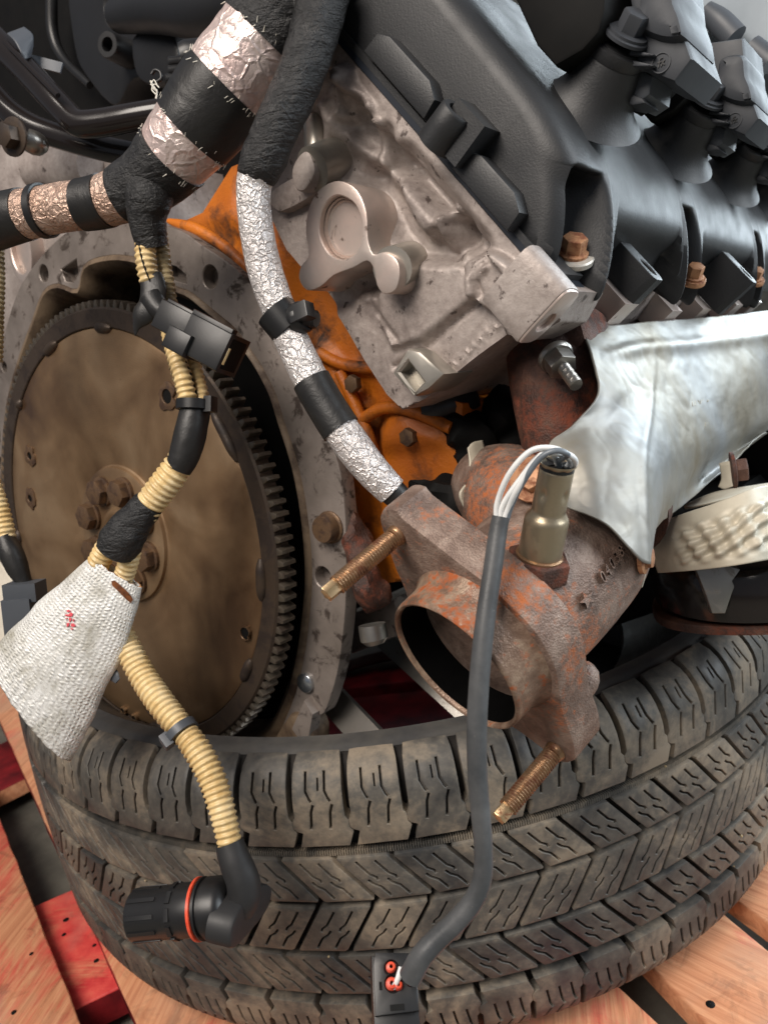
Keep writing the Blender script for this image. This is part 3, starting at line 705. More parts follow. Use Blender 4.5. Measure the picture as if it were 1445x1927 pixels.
# orange block
def hblock(x, y):
    h = 0.010*sst(0, 60, poly_d(x, y, [(360, 425), (440, 310), (520, 420), (560, 560), (640, 700), (735, 790), (720, 820), (650, 760), (560, 600), (470, 480)]))
    h += 0.008*sst(18, 0, line_d(x, y, [(605, 650), (650, 690), (735, 690)])) - 0.006*sst(30, 0, line_d(x, y, [(640, 690), (690, 740), (700, 850)]))
    h += 0.012*sst(0, 40, poly_d(x, y, [(690, 800), (760, 755), (850, 805), (845, 850), (770, 860), (700, 870)]))
    h -= 0.010*sst(45, 0, line_d(x, y, [(700, 800), (690, 900), (700, 1010)]))
    return h*0.55
blk = mk('engine_block', *hfield([(330, 424), (382, 400), (436, 314), (470, 300), (560, 380), (640, 560), (760, 720), (870, 760), (880, 900), (860, 1010), (800, 1090), (690, 1100), (640, 1000), (600, 800), (470, 520), (400, 440)], 0.060, 0.0035, hblock, 0.30), M['orange'], eng, label='orange painted engine block stained with grease')
for pts in ([(598, 662), (640, 684), (690, 692), (738, 690)], [(668, 800), (720, 768), (780, 775), (850, 806)], [(640, 700), (668, 760), (700, 840), (705, 900)]):
    mk('casting_rib', *tube([(ep(x, y, 0.056), .0042) for x, y in pts], 10, 0.004), M['orange'], blk)
for x, y in ((668, 722), (772, 822)):
    ebolt(x, y, 0.054, 0.0062, 0.005, M['bolt'], blk)
# lip of the orange casting above the flange
mk('orange_rib', *tube([(ep(x, y, 0.034), r_) for x, y, r_ in ((318, 416, .002), (345, 424, .004), (372, 432, .0045), (420, 462, .004), (466, 505, .0035), (500, 548, .003))], 10, 0.004), M['orange'], blk)
# grease clumps, brackets and dark hollows below the head
def lump(name, pts, mat, par, r0, amp=0.35, seg=14):
    path = [(PX(x, y, d), r_*d/F0) for x, y, d, r_ in pts]
    return mk(name, *tube(path, seg, 0.002, lambda l, a, r, tot: r*(1 + amp*noise.noise(Vector((math.cos(a)*1.5, math.sin(a)*1.5, l*90 + pts[0][0])))*1.4)*(min(1, max(0.05, min(l, tot - l)/0.006))**0.5)), mat, par)
# ------------------------------------------------------------------ cylinder head
SH = 0.020
GA, GB = ep(650, 90, SH), ep(1000, 490, SH)
G = (GB - GA).normalized()                    # along the cover joint, outboard
B = EA.cross(G).normalized()
if B.dot(CU) < 0: B = -B                      # bank normal, up through the cover
def GF(o): return lambda a, b, c: o + G*a + B*b + EA*c
rim_line = [(648, 92), (1000, 492), (1062, 556)]
def hhead(x, y):
    rd = line_d(x, y, rim_line)
    h = 0.010*sst(46, 36, rd)
    h -= 0.010*sst(34, 4, line_d(x, y, [(636, 196), (700, 262), (760, 320)])) 
    h -= 0.013*sst(40, 6, line_d(x, y, [(770, 300), (850, 395), (905, 460)]))
    h += 0.013*sst(26, 6, line_d(x, y, [(664, 150), (652, 214)])) + 0.006*sst(20, 2, line_d(x, y, [(672, 165), (706, 205)]))
    h -= 0.009*sst(28, 4, line_d(x, y, [(688, 205), (692, 228)]))
    h += 0.008*sst(16, 3, line_d(x, y, [(722, 240), (718, 305)])) - 0.008*sst(22, 3, line_d(x, y, [(738, 250), (742, 310)]))
    h += 0.009*sst(-5, 11, poly_d(x, y, [(752, 330), (780, 335), (852, 412), (838, 428), (806, 452), (786, 430), (762, 372)]))
    h -= 0.015*sst(42, 6, line_d(x, y, [(700, 335), (735, 380), (760, 430), (790, 465), (840, 470)]))
    h += 0.012*sst(-4, 9, poly_d(x, y, [(880, 500), (912, 462), (960, 480), (1070, 560), (990, 640), (935, 590), (890, 560)]))
    h += 0.012*sst(26, 6, line_d(x, y, [(850, 405), (848, 452)])) - 0.014*sst(30, 6, line_d(x, y, [(868, 425), (866, 452)]))
    h += 0.006*sst(-4, 9, poly_d(x, y, [(800, 480), (880, 500), (900, 560), (800, 640), (740, 660), (700, 560), (760, 520)]))
    h -= 0.004*sst(9, 1, line_d(x, y, [(935, 482), (908, 520), (918, 555), (860, 600), (800, 655), (742, 690)]))
    h += 0.004*sst(14, 2, line_d(x, y, [(925, 505), (898, 530), (905, 560)]))
    h -= 0.004*sst(10, 1, line_d(x, y, [(712, 545), (716, 590), (750, 640)]))
    h += 0.003*sst(16, 2, line_d(x, y, [(690, 560), (640, 520)])) - 0.010*sst(40, 5, line_d(x, y, [(640, 560), (600, 560), (690, 530)]))
    h += 0.010*sst(-8, 18, poly_d(x, y, [(600, 200), (640, 150), (650, 200), (640, 260), (600, 280)]))
    h -= 0.008*sst(40, 5, line_d(x, y, [(590, 230), (640, 300), (690, 320)]))
    msk = sst(0, 10, poly_d(x, y, [(958, 578), (950, 616), (850, 706), (828, 692)]))
    u = (x*0.66 - y*0.75); v_ = (x*0.80 + y*0.60)
    h += 0.0016*msk*(np.maximum(np.cos(u*2*np.pi/17), np.cos(v_*2*np.pi/17)) > 0.72)
    nz = np.array([noise.fractal(Vector((a*0.02, b*0.02, 1)), 0.8, 2.0, 4) for a, b in zip(x, y)])
    return h*0.72 + 0.0004*nz
hp = [(650, 86), (1003, 490), (1032, 520), (1010, 560), (985, 600), (955, 628), (900, 668), (852, 706), (800, 750), (757, 771), (728, 742), (690, 684), (640, 600), (590, 530), (540, 470), (502, 392), (500, 350), (540, 300), (560, 240), (590, 180), (625, 120)]
head = mk('cylinder_head', *hfield(hp, SH, 0.0014, hhead, 0.42), M['head'], eng, sharp=60, label='cast grey aluminium cylinder head end face')
hp2 = [(1000, 486), (1062, 536), (1084, 548), (1052, 606), (990, 640), (952, 628), (940, 600), (960, 540)]
mk('head_corner', *hfield(hp2, SH - 0.0003, 0.0014, hhead, 0.034), M['head'], head, sharp=60)
# core plug boss
ZB = 0.0
bo = [(575, 442), (577, 405), (592, 366), (618, 344), (645, 341), (672, 358), (689, 398), (692, 448), (702, 477), (724, 474), (746, 488), (752, 515), (744, 545), (722, 553), (708, 536), (703, 508), (690, 491), (664, 504), (628, 518), (602, 540), (576, 546), (562, 524), (566, 500), (580, 480)]
BO = sm(bo, ZB); cx, cy = e2(639, 428, ZB)
hole = [(a, b) for a, b in sm([(640, 368), (668, 385), (681, 425), (674, 468), (648, 488), (620, 478), (601, 440), (605, 398), (620, 375)], ZB, 4)]
boss = mk('core_plug_boss', *plate(BO, [(hole, 0.0075)], -0.050, 0, 0.0011, lambda a, b, c: E(a, b, ZB - c)), M['machined'], head)
hc = np.mean(np.array(hole), 0); sh = lambda k: [(hc[0] + (x - hc[0])*k, hc[1] + (y - hc[1])*k) for x, y in hole]
pv = []; pf = []; m = len(hole)
for k, z in ((0.99, 0.0045), (0.95, 0.0040), (0.92, 0.0062), (0.88, 0.0058), (0.83, 0.0068), (0.5, 0.0072), (0.02, 0.0072)): pv += [E(a, b, ZB + z) for a, b in sh(k)]
for i in range(6):
    for k in range(m): a, b = i*m + k, i*m + (k+1) % m; pf.append((a, b, b+m, a+m))
mk('core_plug', pv, pf, M['machined'], head)
# rounded stub behind the boss prong, side lug and plate on the left
mk('stub_boss', *tube([(ep(738, 505, 0.004), .0118), (ep(760, 500, 0.020), .0125), (ep(790, 492, 0.05), .0140)], 20, 0.003), M['satin'], head)
mk('side_lug', *plate(sm([(552, 352), (548, 320), (560, 294), (576, 283), (588, 300), (592, 322), (582, 345), (568, 360)], 0.004), [], -0.04, 0, 0.002, lambda a, b, c: E(a, b, 0.004 - c)), M['head'], head)
mk('side_barrel', *tube([(ep(588, 318, 0.008), .0125), (ep(640, 300, 0.03), .0130), (ep(690, 295, 0.06), .012)], 20, 0.003), M['satin'], head)
mk('side_post', *tube([(ep(600, 310, 0.022), .0075), (ep(594, 270, 0.022), .0068), (ep(590, 225, 0.026), .0060)], 18, 0.003), M['satin'], head)
mk('side_plate', *plate(sm([(503, 366), (560, 330), (588, 345), (586, 368), (540, 394), (520, 396)], 0.012), [], -0.03, 0, 0.0015, lambda a, b, c: E(a, b, 0.012 - c)), M['head'], head)
# small rectangular socket at the lower corner
lo = [(737, 702), (766, 656), (790, 662), (836, 704), (806, 732), (780, 746), (758, 726)]
ho = [(752, 701), (768, 680), (797, 719), (779, 738)]
mk('alignment_lug', *plate(epoly(lo, 0.006), [(epoly(ho, 0.006), 0.009)], -0.03, 0, 0.002, lambda a, b, c: E(a, b, 0.006 - c)), M['satin'], head)
# outboard bored boss
c = ep(1022, 602, -0.002)
P = [(a, b) for a, b in closed_catmull([(-0.0165, 0.002), (-0.0145, 0.013), (0.0, 0.017), (0.016, 0.015), (0.019, 0.004), (0.016, -0.003), (0.0, -0.004), (-0.0145, -0.003)], 3)]
mk('bolt_boss', *plate(P, [(circ(-0.002, 0.006, 0.0058, 22), 0.012)], -0.030, -0.0012, 0.001, lambda a, b, c_: c + B*a + EA*b + G*c_), M['head'], head)
mk('boss_face', *plate(offset(P if area2(P) > 0 else P[::-1], 0.0008), [(circ(-0.002, 0.006, 0.0058, 22), 0.012)], -0.002, 0.0, 0.0006, lambda a, b, c_: c + B*a + EA*b + G*c_), M['machined'], head)
# ports and nubs along the outboard side below the cover
for x, y, s in ((1150, 578, .10), (1240, 590, .20), (1298, 586, .27), (1362, 578, .36), (1400, 572, .42)):
    c_ = ep(x, y, s); mk('side_nub', *box(lambda a, b, c2, o=c_: o + G*a + B*b + EA*c2, -0.02, 0.008, -0.010, 0.010, -0.012, 0.012, 0.003), M['machined'], head)
# ------------------------------------------------------------------ valve cover
cov_pts = [(632, 66), (760, 216), (880, 354), (1003, 486), (1060, 532), (1084, 546), (1104, 520), (1116, 470), (1120, 410), (1114, 345), (1098, 280), (1070, 222), (1030, 165), (975, 98), (910, 20), (840, -60), (740, -140), (600, -90), (590, 0)]
SC = 0.034
CP = closed_catmull(epoly(cov_pts, SC), 8); CP = [(a[0], a[1]) for a in CP]
if area2(CP) < 0: CP = CP[::-1]
_c = np.array(CP).mean(0); _g = (G.dot(EU), G.dot(EV))
def fine(poly):
    out = []
    for i in range(len(poly)):
        a, b = poly[i], poly[(i+1) % len(poly)]; L = math.hypot(b[0]-a[0], b[1]-a[1])
        n = max(1, int(round(L/(0.0010 if (a[0]-_c[0])*_g[0] + (a[1]-_c[1])*_g[1] > 0.03 else 0.004))))
        out += [(a[0] + (b[0]-a[0])*k/n, a[1] + (b[1]-a[1])*k/n) for k in range(n)]
    return out
CP = fine(CP)
pockets = [(0.0225, lambda b: 0.046 + 0.30*max(0, b - 0.015), 0.036), (0.181, lambda b: 0.210, 0.030), (0.376, lambda b: 0.400, 0.030)]
REF = ep(1003, 486, 0.034); Z0 = [E(a, b, 0.0) for a, b in CP]
svals = [0.0135, 0.0142, 0.0165, 0.020, 0.025, 0.031] + list(np.arange(0.034, 0.112, 0.0010)) + list(np.arange(0.112, 0.30, 0.0016)) + list(np.arange(0.30, 0.364, 0.006)) + list(np.arange(0.364, 0.416, 0.002)) + list(np.arange(0.416, 0.62, 0.006))
ins = {0.0135: 0.0125, 0.0142: 0.0090, 0.0165: 0.0052, 0.020: 0.0024, 0.025: 0.0008, 0.031: 0.0001}
cv = []; cf = []; m = len(CP)
CPa = np.array(CP); ctr = CPa.mean(0)
# only the outboard wall takes pockets
g2 = (G.dot(EU), G.dot(EV))
outb = np.array([(p[0]-ctr[0])*g2[0] + (p[1]-ctr[1])*g2[1] for p in CP])
for s in svals:
    L = offset(CP, ins.get(s, 0.0)) if s in ins else CP
    base_ = [E(a, b, s) for a, b in L]
    dsp = np.zeros(m)
    bb = np.array([(v - REF).dot(B) for v in base_])
    keep = np.zeros(m)
    for s0, s1f, dep in pockets:
        s1k = np.array([s1f(x) for x in bb]); lo_ = -1.0 if s0 < 0.03 else s0 - 0.004 - 0.10*np.clip(bb - 0.012, 0, 0.03); hi_ = s1k + 0.003 + 0.30*np.clip(bb - 0.012, 0, 0.03)
        keep = np.maximum(keep, sst(lo_ - 0.002, lo_, s)*sst(hi_ + 0.002, hi_, s))
    dsp -= np.where(outb > 0.012, 0.019*sst(0.044, 0.014, bb)*(1 - keep), 0)
    for s0, s1f, dep in pockets:
        if (s0 - 0.006 if s0 > 0.03 else 0) < s < s0 + 0.07:
            s1 = np.array([s1f(x) for x in bb])
            wall = 0.30 if s0 < 0.03 else 0.0
            msk = (wall + (1 - wall)*sst(s0, s0 + 0.0028, s))*sst(s1, s1 - 0.0055, s)*sst(0.050, 0.036, bb)*sst(0.002, 0.009, bb)
            fin = (0.0012 + 0.006*np.clip((0.046 - bb)/0.04, 0, 1))*sst(0.056, 0.046, bb)*(sst(0.0022, 0.0008, abs(s - (s0 - 0.0012))) + sst(0.0022, 0.0008, np.abs(s - s1 - 0.0012)))
            dsp += np.where(outb > 0.012, -dep*msk + np.where(msk < 0.05, fin, 0), 0)
    if s == svals[0]: ring0 = [(p_[0] + g2[0]*float(q), p_[1] + g2[1]*float(q)) for p_, q in zip(L, dsp)]
    cv += [v + G*float(q) for v, q in zip(base_, dsp)]
for i in range(len(svals) - 1):
    for k in range(m): a, b = i*m + k, i*m + (k+1) % m; cf.append((a, b, b+m, a+m))
vv, ff = cdt([ring0]); n = len(cv); cv += [E(a.x, a.y, 0.0135) for a in vv]; cf += [tuple(n + i for i in f) for f in ff]
cover = mk('valve_cover', cv, cf, M['cover plastic'], eng, sharp=50, label='black plastic valve cover')
# cover flange rail and gasket line
rail0 = ep(636, 70, 0.012); L = (ep(1012, 494, 0.012) - rail0).length
mk('cover_rail', *box(GF(rail0), -0.004, L + 0.012, 0.0015, 0.0050, -0.0010, 0.03, 0.001), M['cover plastic'], cover)
mk('gasket', *box(GF(rail0), -0.003, L + 0.02, -0.0018, 0.0016, -0.0005, 0.03, 0.0004), M['gasket'], cover)
# raised ledge on the end face, in two lengths
for pa, pb in (((712, 64), (826, 196)), ((880, 284), (982, 410))):
    A_, B_ = ep(*pa, 0.008), ep(*pb, 0.008); L = (B_ - A_).length
    P = [(0, -0.0105), (L, -0.0105), (L - 0.001, 0.000), (L - 0.010, 0.0045), (0.010, 0.0045), (0.002, 0.001)]
    mk('cover_ledge', *plate(P, [], -0.012, 0.004, 0.0014, lambda a, b, c, o=A_: o + G*a + B*b - EA*c), M['cover plastic'], cover)
# stand-off with a bored top on the end face
bt, tp = ep(818, 272, 0.000), ep(862, 208, -0.002); ax = (tp - bt).normalized()
fr = frame(tp, ax, EA); H = (tp - bt).length
mk('standoff', *lathe([(0.0098, -H), (0.0092, -H*0.5), (0.0088, -0.001), (0.0080, 0.0), (0.0052, 0.0), (0.0046, -0.001), (0.0044, -0.012), (0.0001, -0.012)], fr, 30), M['cover plastic'], cover)
o_ = ep(890, 236, 0.004)
mk('standoff_block', *box(lambda a, b, c: o_ + G*a + B*b + EA*c, -0.012, 0.009, -0.018, 0.005, -0.006, 0.02, 0.0014), M['cover plastic'], cover)
# tabs with slotted holes along the lower edge
for x, y, s in ((1206, 488, .105), (1392, 502, .285)):
    c_ = ep(x, y, s)
    P = [(a, b) for a, b in [(-0.016, -0.008), (0.013, -0.008), (0.0165, -0.005), (0.0165, 0.005), (0.013, 0.008), (-0.016, 0.008)]]
    mk('cover_tab', *plate(P, [(circ(0.006, 0, 0.0062, 20, 0.0042), 0.02)], -0.032, 0.0, 0.0010, lambda a, b, c, o=c_: o + G*a + EA*b + B*c), M['cover plastic'], cover)
# rusty bolts in the recesses
def bolt_dir(c, ax, r, h, wr, par, m1, m2):
    fr = frame(c, ax, EA); mb = MB(); mb.add(hexprism(fr, r, h, r*0.14)); mb.add(lathe([(r*1.25, 0), (r*1.25, r*0.25), (r*0.95, r*0.35)], fr, 22, True)); o = mb.build('bolt', m1, par)
    mk('washer', *lathe([(wr, -0.003), (wr, -0.0006), (wr*0.94, 0.0002), (r*0.7, 0.0002)], fr, 28, True), m2, par)
bax = (ep(1078, 436, 0.03) - ep(1072, 482, 0.034)).normalized()*0.8 - EA*0.25 + B*0.3
bolt_dir(ep(1076, 478, 0.042), bax, 0.0066, 0.0095, 0.0118, cover, M['rustbolt'], M['washer'])
bolt_dir(ep(1303, 522, 0.209), bax, 0.0056, 0.009, 0.0090, cover, M['rustbolt'], M['rustbolt'])
bolt_dir(ep(1418, 524, 0.390), bax, 0.0056, 0.009, 0.0090, cover, M['rustbolt'], M['rustbolt'])
# ------------------------------------------------------------------ ignition coils with their towers
def coil_parts():
    out = []
    SB = 0.055
    b0, b1 = ep(1126, 172, SB + 0.008), ep(1170, 84, SB)
    ax = (b1 - b0).normalized(); fr = frame(b0, ax, EA); H = (b1 - b0).length
    out.append(('coil_tower', lathe([(0.030, -0.011), (0.0235, -0.006), (0.0195, 0.0), (0.0172, H*0.25), (0.0156, H*0.5), (0.0142, H*0.7), (0.0120, H*0.72), (0.0112, H*0.98), (0.0095, H), (0.001, H)], fr, 36), 'cover plastic'))
    out.append(('coil_collar', lathe([(0.0140, H*0.70), (0.0143, H*0.72), (0.0138, H*0.94), (0.0120, H*0.97)], fr, 36), 'cover plastic'))
    c = ep(1176, 72, SB - 0.004); fr2 = frame(c, ax, EA); mb = MB()
    mb.add(lathe([(0.0112, 0), (0.0112, 0.0015), (0.010, 0.002), (0.010, 0.0032), (0.008, 0.0035)], fr2, 28, True)); mb.add(hexprism(fr2, 0.0066, 0.010, 0.0012, 0.002))
    out.append(('bolt', (mb.v, mb.f), 'coil plastic'))
    ol = [(1200, 78), (1188, 30), (1170, -70), (1260, -90), (1268, -10), (1282, 30), (1288, 70), (1302, 110), (1268, 155), (1228, 140), (1188, 118)]
    out.append(('coil_body', plate([(a, b) for a, b in epoly(ol, SB)], [], -0.052, 0.0, 0.003, lambda a, b, c: E(a, b, SB - c)), 'coil plastic'))
    ol2 = [(1186, 40), (1196, 6), (1205, -40), (1258, -50), (1268, 0), (1279, 28), (1284, 66), (1250, 74), (1212, 62)]
    out.append(('coil_cap', plate([(a, b) for a, b in closed_catmull(epoly(ol2, SB - 0.006), 3)], [], -0.052, 0.0, 0.0055, lambda a, b, c: E(a, b, SB - 0.006 - c)), 'coil plastic'))
    for j, (y0, y1) in enumerate(((92, 104), (112, 124))):
        out.append(('coil_fin', plate(epoly([(1186, y0), (1230, y0 + 10), (1228, y0 + 13), (1182, y1)], SB - 0.004), [], -0.012, 0.0, 0.0006, lambda a, b, c: E(a, b, SB - 0.004 - c)), 'coil plastic'))
    ce = e2(1243, 118, SB - 0.0004)
    out.append(('emblem_ring', plate(circ(*ce, 0.0046, 28), [(circ(*ce, 0.0041, 28), None)], -0.001, 0.0, 0.0, lambda a, b, c: E(a, b, SB - 0.0006 - c)), 'coil plastic'))
    mb = MB()
    for pl in ([(-.0014, -.0018), (-.0004, .0018), (.0010, .0020)], [(-.0018, .0004), (.0008, .0004)], [(-.0002, -.0016), (.0018, .0008)], [(.0016, -.0014), (.0002, .0006)]):
        mb.add(plate(slot([(ce[0] + a, ce[1] + b) for a, b in pl], .0005), [], -0.0006, 0.0, 0, lambda a, b, c: E(a, b, SB - 0.0006 - c)))
    out.append(('emblem', (mb.v, mb.f), 'black plastic'))
    ol3 = [(1160, 150), (1190, 120), (1228, 142), (1222, 178), (1196, 196), (1168, 184)]
    out.append(('coil_boot', plate(epoly(ol3, SB + 0.01), [], -0.03, 0.0, 0.002, lambda a, b, c: E(a, b, SB + 0.01 - c)), 'grey plastic'))
    out.append(('boot_flange', plate([(a, b) for a, b in epoly([(1150, 178), (1172, 172), (1208, 184), (1214, 194), (1190, 198), (1158, 192)], SB + 0.008)], [], -0.02, 0.0, 0.001, lambda a, b, c: E(a, b, SB + 0.008 - c)), 'coil plastic'))
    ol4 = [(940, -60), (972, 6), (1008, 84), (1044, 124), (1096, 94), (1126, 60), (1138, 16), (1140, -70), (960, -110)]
    out.append(('coil_recess_shade', plate(epoly(ol4, SB - 0.020), [], -0.122, 0.0, 0.002, lambda a, b, c: E(a, b, SB - 0.020 - c)), 'void'))  # near-black plate standing in for shade in the recess beside each tower
    return out
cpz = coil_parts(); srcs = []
names = ['ignition_coil']*4
for i in range(4):
    T = Matrix.Translation(EA*(0.138*i))
    for j, (nm, vf, mt) in enumerate(cpz):
        if i == 0:
            pass
    if i == 0:
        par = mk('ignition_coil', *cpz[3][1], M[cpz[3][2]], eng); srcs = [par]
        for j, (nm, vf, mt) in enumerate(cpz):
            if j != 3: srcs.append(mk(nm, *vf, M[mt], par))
    else:
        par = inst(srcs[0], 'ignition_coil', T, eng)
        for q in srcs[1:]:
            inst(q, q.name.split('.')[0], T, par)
# pale engine cover behind the coils
pc = mk('engine_cover', *plate(epoly([(1190, -120), (1215, 20), (1290, 70), (1345, 60), (1380, 66), (1420, 100), (1452, 126), (1470, 60), (1470, -200), (1400, -400)], 0.30), [], -0.3, 0.0, 0.004, lambda a, b, c: E(a, b, 0.30 - c)), M['pale cover'], eng, label='pale grey engine cover edge behind the ignition coils')
mk('foam_strip', *tube([(ep(1328, 18, 0.285), .006), (ep(1352, 40, 0.285), .0085), (ep(1382, 72, 0.285), .009)], 12, 0.004), M['grey plastic'], pc)
mk('foam_strip', *tube([(ep(1412, 88, 0.285), .008), (ep(1450, 120, 0.285), .009)], 12, 0.004), M['grey plastic'], pc)
# ------------------------------------------------------------------ exhaust manifold
NA = (CR*0.69 + CU*0.56 + CF*0.46).normalized()       # outlet axis, into the manifold
FC = PX(897, 1210, 0.385)                             # centre of the outlet flange face
RB = 0.0430
FX = (CR - NA*CR.dot(NA)).normalized(); FY = NA.cross(FX)
if FY.dot(CU) < 0: FY = -FY
def _off(px, py):
    r = ray(px, py); return CAM + r*((FC - CAM).dot(NA)/r.dot(NA))
PC = _off(902, 1205)                                  # pipe axis on the flange plane
man = mk('exhaust_manifold', *tube([(FC + NA*0.004, 0.0415), (FC + NA*0.020, 0.042), (FC + NA*0.040, RB), (FC + NA*0.064, RB), (FC + NA*0.086, 0.0405), (PX(1108, 965, .452), 0.034), (PX(1118, 880, .470), 0.026)], 64, 0.0022,
     lambda l, a, r, tot: r*(1 + 0.006*noise.noise(Vector((math.cos(a)*3, math.sin(a)*3, l*60))))), M['rust cast'], eng, label='rusty cast iron exhaust manifold outlet')
def fpl(px, py, off=0.0):
    """pixel -> 2D on the flange plane"""
    r = ray(px, py); o = FC + NA*off; return CAM + r*((o - CAM).dot(NA)/r.dot(NA))
FX = (CR - NA*CR.dot(NA)).normalized(); FY = NA.cross(FX)
if FY.dot(CU) < 0: FY = -FY
def f2(px, py):
    p = fpl(px, py) - FC; return (p.dot(FX), p.dot(FY))
def FF(a, b, c): return FC + FX*a + FY*b - NA*c
def FP(a, b, c): return PC + FX*a + FY*b - NA*c
fo = [(713, 985), (714, 966), (724, 958), (744, 962), (757, 978), (816, 1024), (868, 1065), (912, 1098), (952, 1134), (990, 1171), (1023, 1216), (1046, 1264), (1053, 1308), (1060, 1349), (1075, 1387), (1082, 1421), (1076, 1436), (1058, 1438), (1040, 1428), (998, 1396), (950, 1362), (880, 1320), (812, 1262), (778, 1190), (762, 1120), (741, 1070), (727, 1030)]
FO = [(a, b) for a, b in closed_catmull([f2(*p) for p in fo], 2)]
ofl = mk('outlet_flange', *plate(FO, [], -0.0215, 0.0, 0.0026, FF), M['rust cast'], man)
# outlet pipe with machined lip
mk('outlet_pipe', *lathe([(0.0440, -0.002), (0.0420, 0.0012), (0.0404, 0.004), (0.0395, 0.007), (0.0392, 0.0185), (0.0388, 0.0200), (0.0380, 0.0206), (0.0372, 0.0204), (0.0366, 0.0196), (0.0364, 0.0180)], FP, 96), M['rust pipe'], man)
mk('pipe_bore', *lathe([(0.0364, 0.0180), (0.0362, 0.012), (0.0355, -0.02), (0.0335, -0.04), (0.02, -0.055), (0.0005, -0.058)], FP, 64), M['soot'], man)
# fillet and small knob on the far lug
mk('lug_knob', *tube([(PX(1088, 1255, .395), .006), (PX(1096, 1272, .393), .0085), (PX(1090, 1295, .392), .0075), (PX(1078, 1312, .392), .005)], 16, 0.002), M['rust cast'], man)
def stud(px, py, length, r, pitch=0.00155):
    x, y = f2(px, py); base = FF(x, y, -0.004); tip = FF(x, y, length)
    def rf(l, a, rr, tot):
        ph = l/pitch - a/(2*math.pi)
        if l < 0.0075: return rr*1.05
        return rr*(0.93 + 0.09*math.cos(2*math.pi*ph))
    st = mk('stud', *tube([(base, r), (tip, r)], 18, 0.00026, rf), M['stud'], man, sharp=70)
    fr = frame(tip, -NA, FX)
    P = []
    for k in range(12): P.append(((r*0.80 if k % 2 == 0 else r*0.58)*math.cos(k*math.pi/6 + .3), (r*0.80 if k % 2 == 0 else r*0.58)*math.sin(k*math.pi/6 + .3)))
    mk('stud_tip', *plate(P, [], -0.001, 0.0072, 0.0005, fr), M['stud tip'], st)
    mk('stud_shoulder', *lathe([(r*1.12, 0.0), (r*1.12, 0.0015), (r*0.9, 0.003)], frame(FF(x, y, 0.0), -NA, FX), 20, True), M['stud'], st)
stud(748, 1006, 0.0415, 0.0049); stud(1046, 1411, 0.0400, 0.0049)
# cast number and star on the outlet
def onbody(px, py, lift):
    r = ray(px, py).normalized(); o = CAM - FC
    d = r - NA*r.dot(NA); oo = o - NA*o.dot(NA); R1 = RB + 0.0006 + lift
    a = d.dot(d); b = 2*d.dot(oo); c = oo.dot(oo) - R1*R1; q = max(b*b - 4*a*c, 0.0)
    return CAM + r*((-b - math.sqrt(q))/(2*a))
def relief(name, verts, faces, topx, par, mat, lift=0.0019):
    """flat shape -> raised cast mark lying on the outlet"""
    bm = bmesh.new(); bv = [bm.verts.new((v[0], v[1], 0)) for v in verts]
    for f in faces:
        try: bm.faces.new([bv[i] for i in f])
        except ValueError: pass
    ed = [e for e in bm.edges if len(e.link_faces) == 1]
    vs = []; fs = []
    bm.verts.index_update(); n = len(bm.verts)
    P = [topx(v.co.x, v.co.y) for v in bm.verts]
    vs = [onbody(x, y, lift) for x, y in P] + [onbody(x, y, -0.002) for x, y in P]
    fs = [tuple(v.index for v in f.verts) for f in bm.faces] + [(e.verts[0].index, e.verts[1].index, e.verts[1].index + n, e.verts[0].index + n) for e in ed]
    bm.free(); return mk(name, vs, fs, mat, par, smooth=False)
def glyph(ch):
    cu = bpy.data.curves.new('glyph', 'FONT'); cu.body = ch; cu.align_x = 'CENTER'; cu.resolution_u = 3
    o = bpy.data.objects.new('glyph', cu); COL.objects.link(o)
    me = bpy.data.meshes.new_from_object(o.evaluated_get(bpy.context.evaluated_depsgraph_get()))
    v = [tuple(x.co) for x in me.vertices]; f = [tuple(p.vertices) for p in me.polygons]
    bpy.data.objects.remove(o); bpy.data.curves.remove(cu); bpy.data.meshes.remove(me); return v, f
for ch, cx, cy in (('0', 1135, 1085), ('4', 1143, 1072), ('0', 1151.5, 1059), ('3', 1160, 1047), ('8', 1167.5, 1036)):
    v, f = glyph(ch)
    relief('cast_digit', v, f, lambda x, y, cx=cx, cy=cy: (cx + x*13.5 - (y - 0.35)*14, cy - x*15 - (y - 0.35)*30), man, M['rust cast'])
st5 = [((1.0 if k % 2 == 0 else 0.42)*math.cos(k*math.pi/5), (1.0 if k % 2 == 0 else 0.42)*math.sin(k*math.pi/5)) for k in range(10)]
relief('cast_star', [(0, 0)] + st5, [(0, 1 + k, 1 + (k+1) % 10) for k in range(10)], lambda x, y: (1105 + 15*x - 5*y, 1128 + 17*y + 4*x), man, M['rust cast'], 0.0020)
# runner from the head down to the collector, port flange with nut and stud
mk('runner', *tube([(PX(1045, 620, .455), .030), (PX(1044, 700, .447), .027), (PX(1052, 780, .44), .0245), (PX(1075, 880, .44), .025), (PX(1110, 960, .45), .032)], 32, 0.004), M['rust dark'], man)
mk('collector', *tube([(PX(1060, 1010, .432), .042), (PX(1000, 965, .445), .038), (PX(945, 925, .465), .030), (PX(905, 905, .485), .022)], 32, 0.004), M['rust cast'], man)
mk('port_flange', *plate(epoly([(938, 645), (985, 600), (1060, 575), (1090, 590), (1104, 640), (1080, 668), (1020, 690), (960, 705)], 0.055), [], -0.03, 0.0, 0.006, lambda a, b, c: E(a, b, 0.055 - c)), M['rust dark'], man)
nb = PX(1048, 676, .412); nd = (PX(1094, 738, .392) - nb).normalized(); fr = frame(nb, nd, CF)
mb = MB(); mb.add(lathe([(0.0098, -0.003), (0.0098, -0.0015), (0.0088, 0.0)], fr, 24, True)); mb.add(hexprism(fr, 0.0082, 0.0095, 0.0011, -0.001)); nut = mb.build('nut', M['steel'], man)
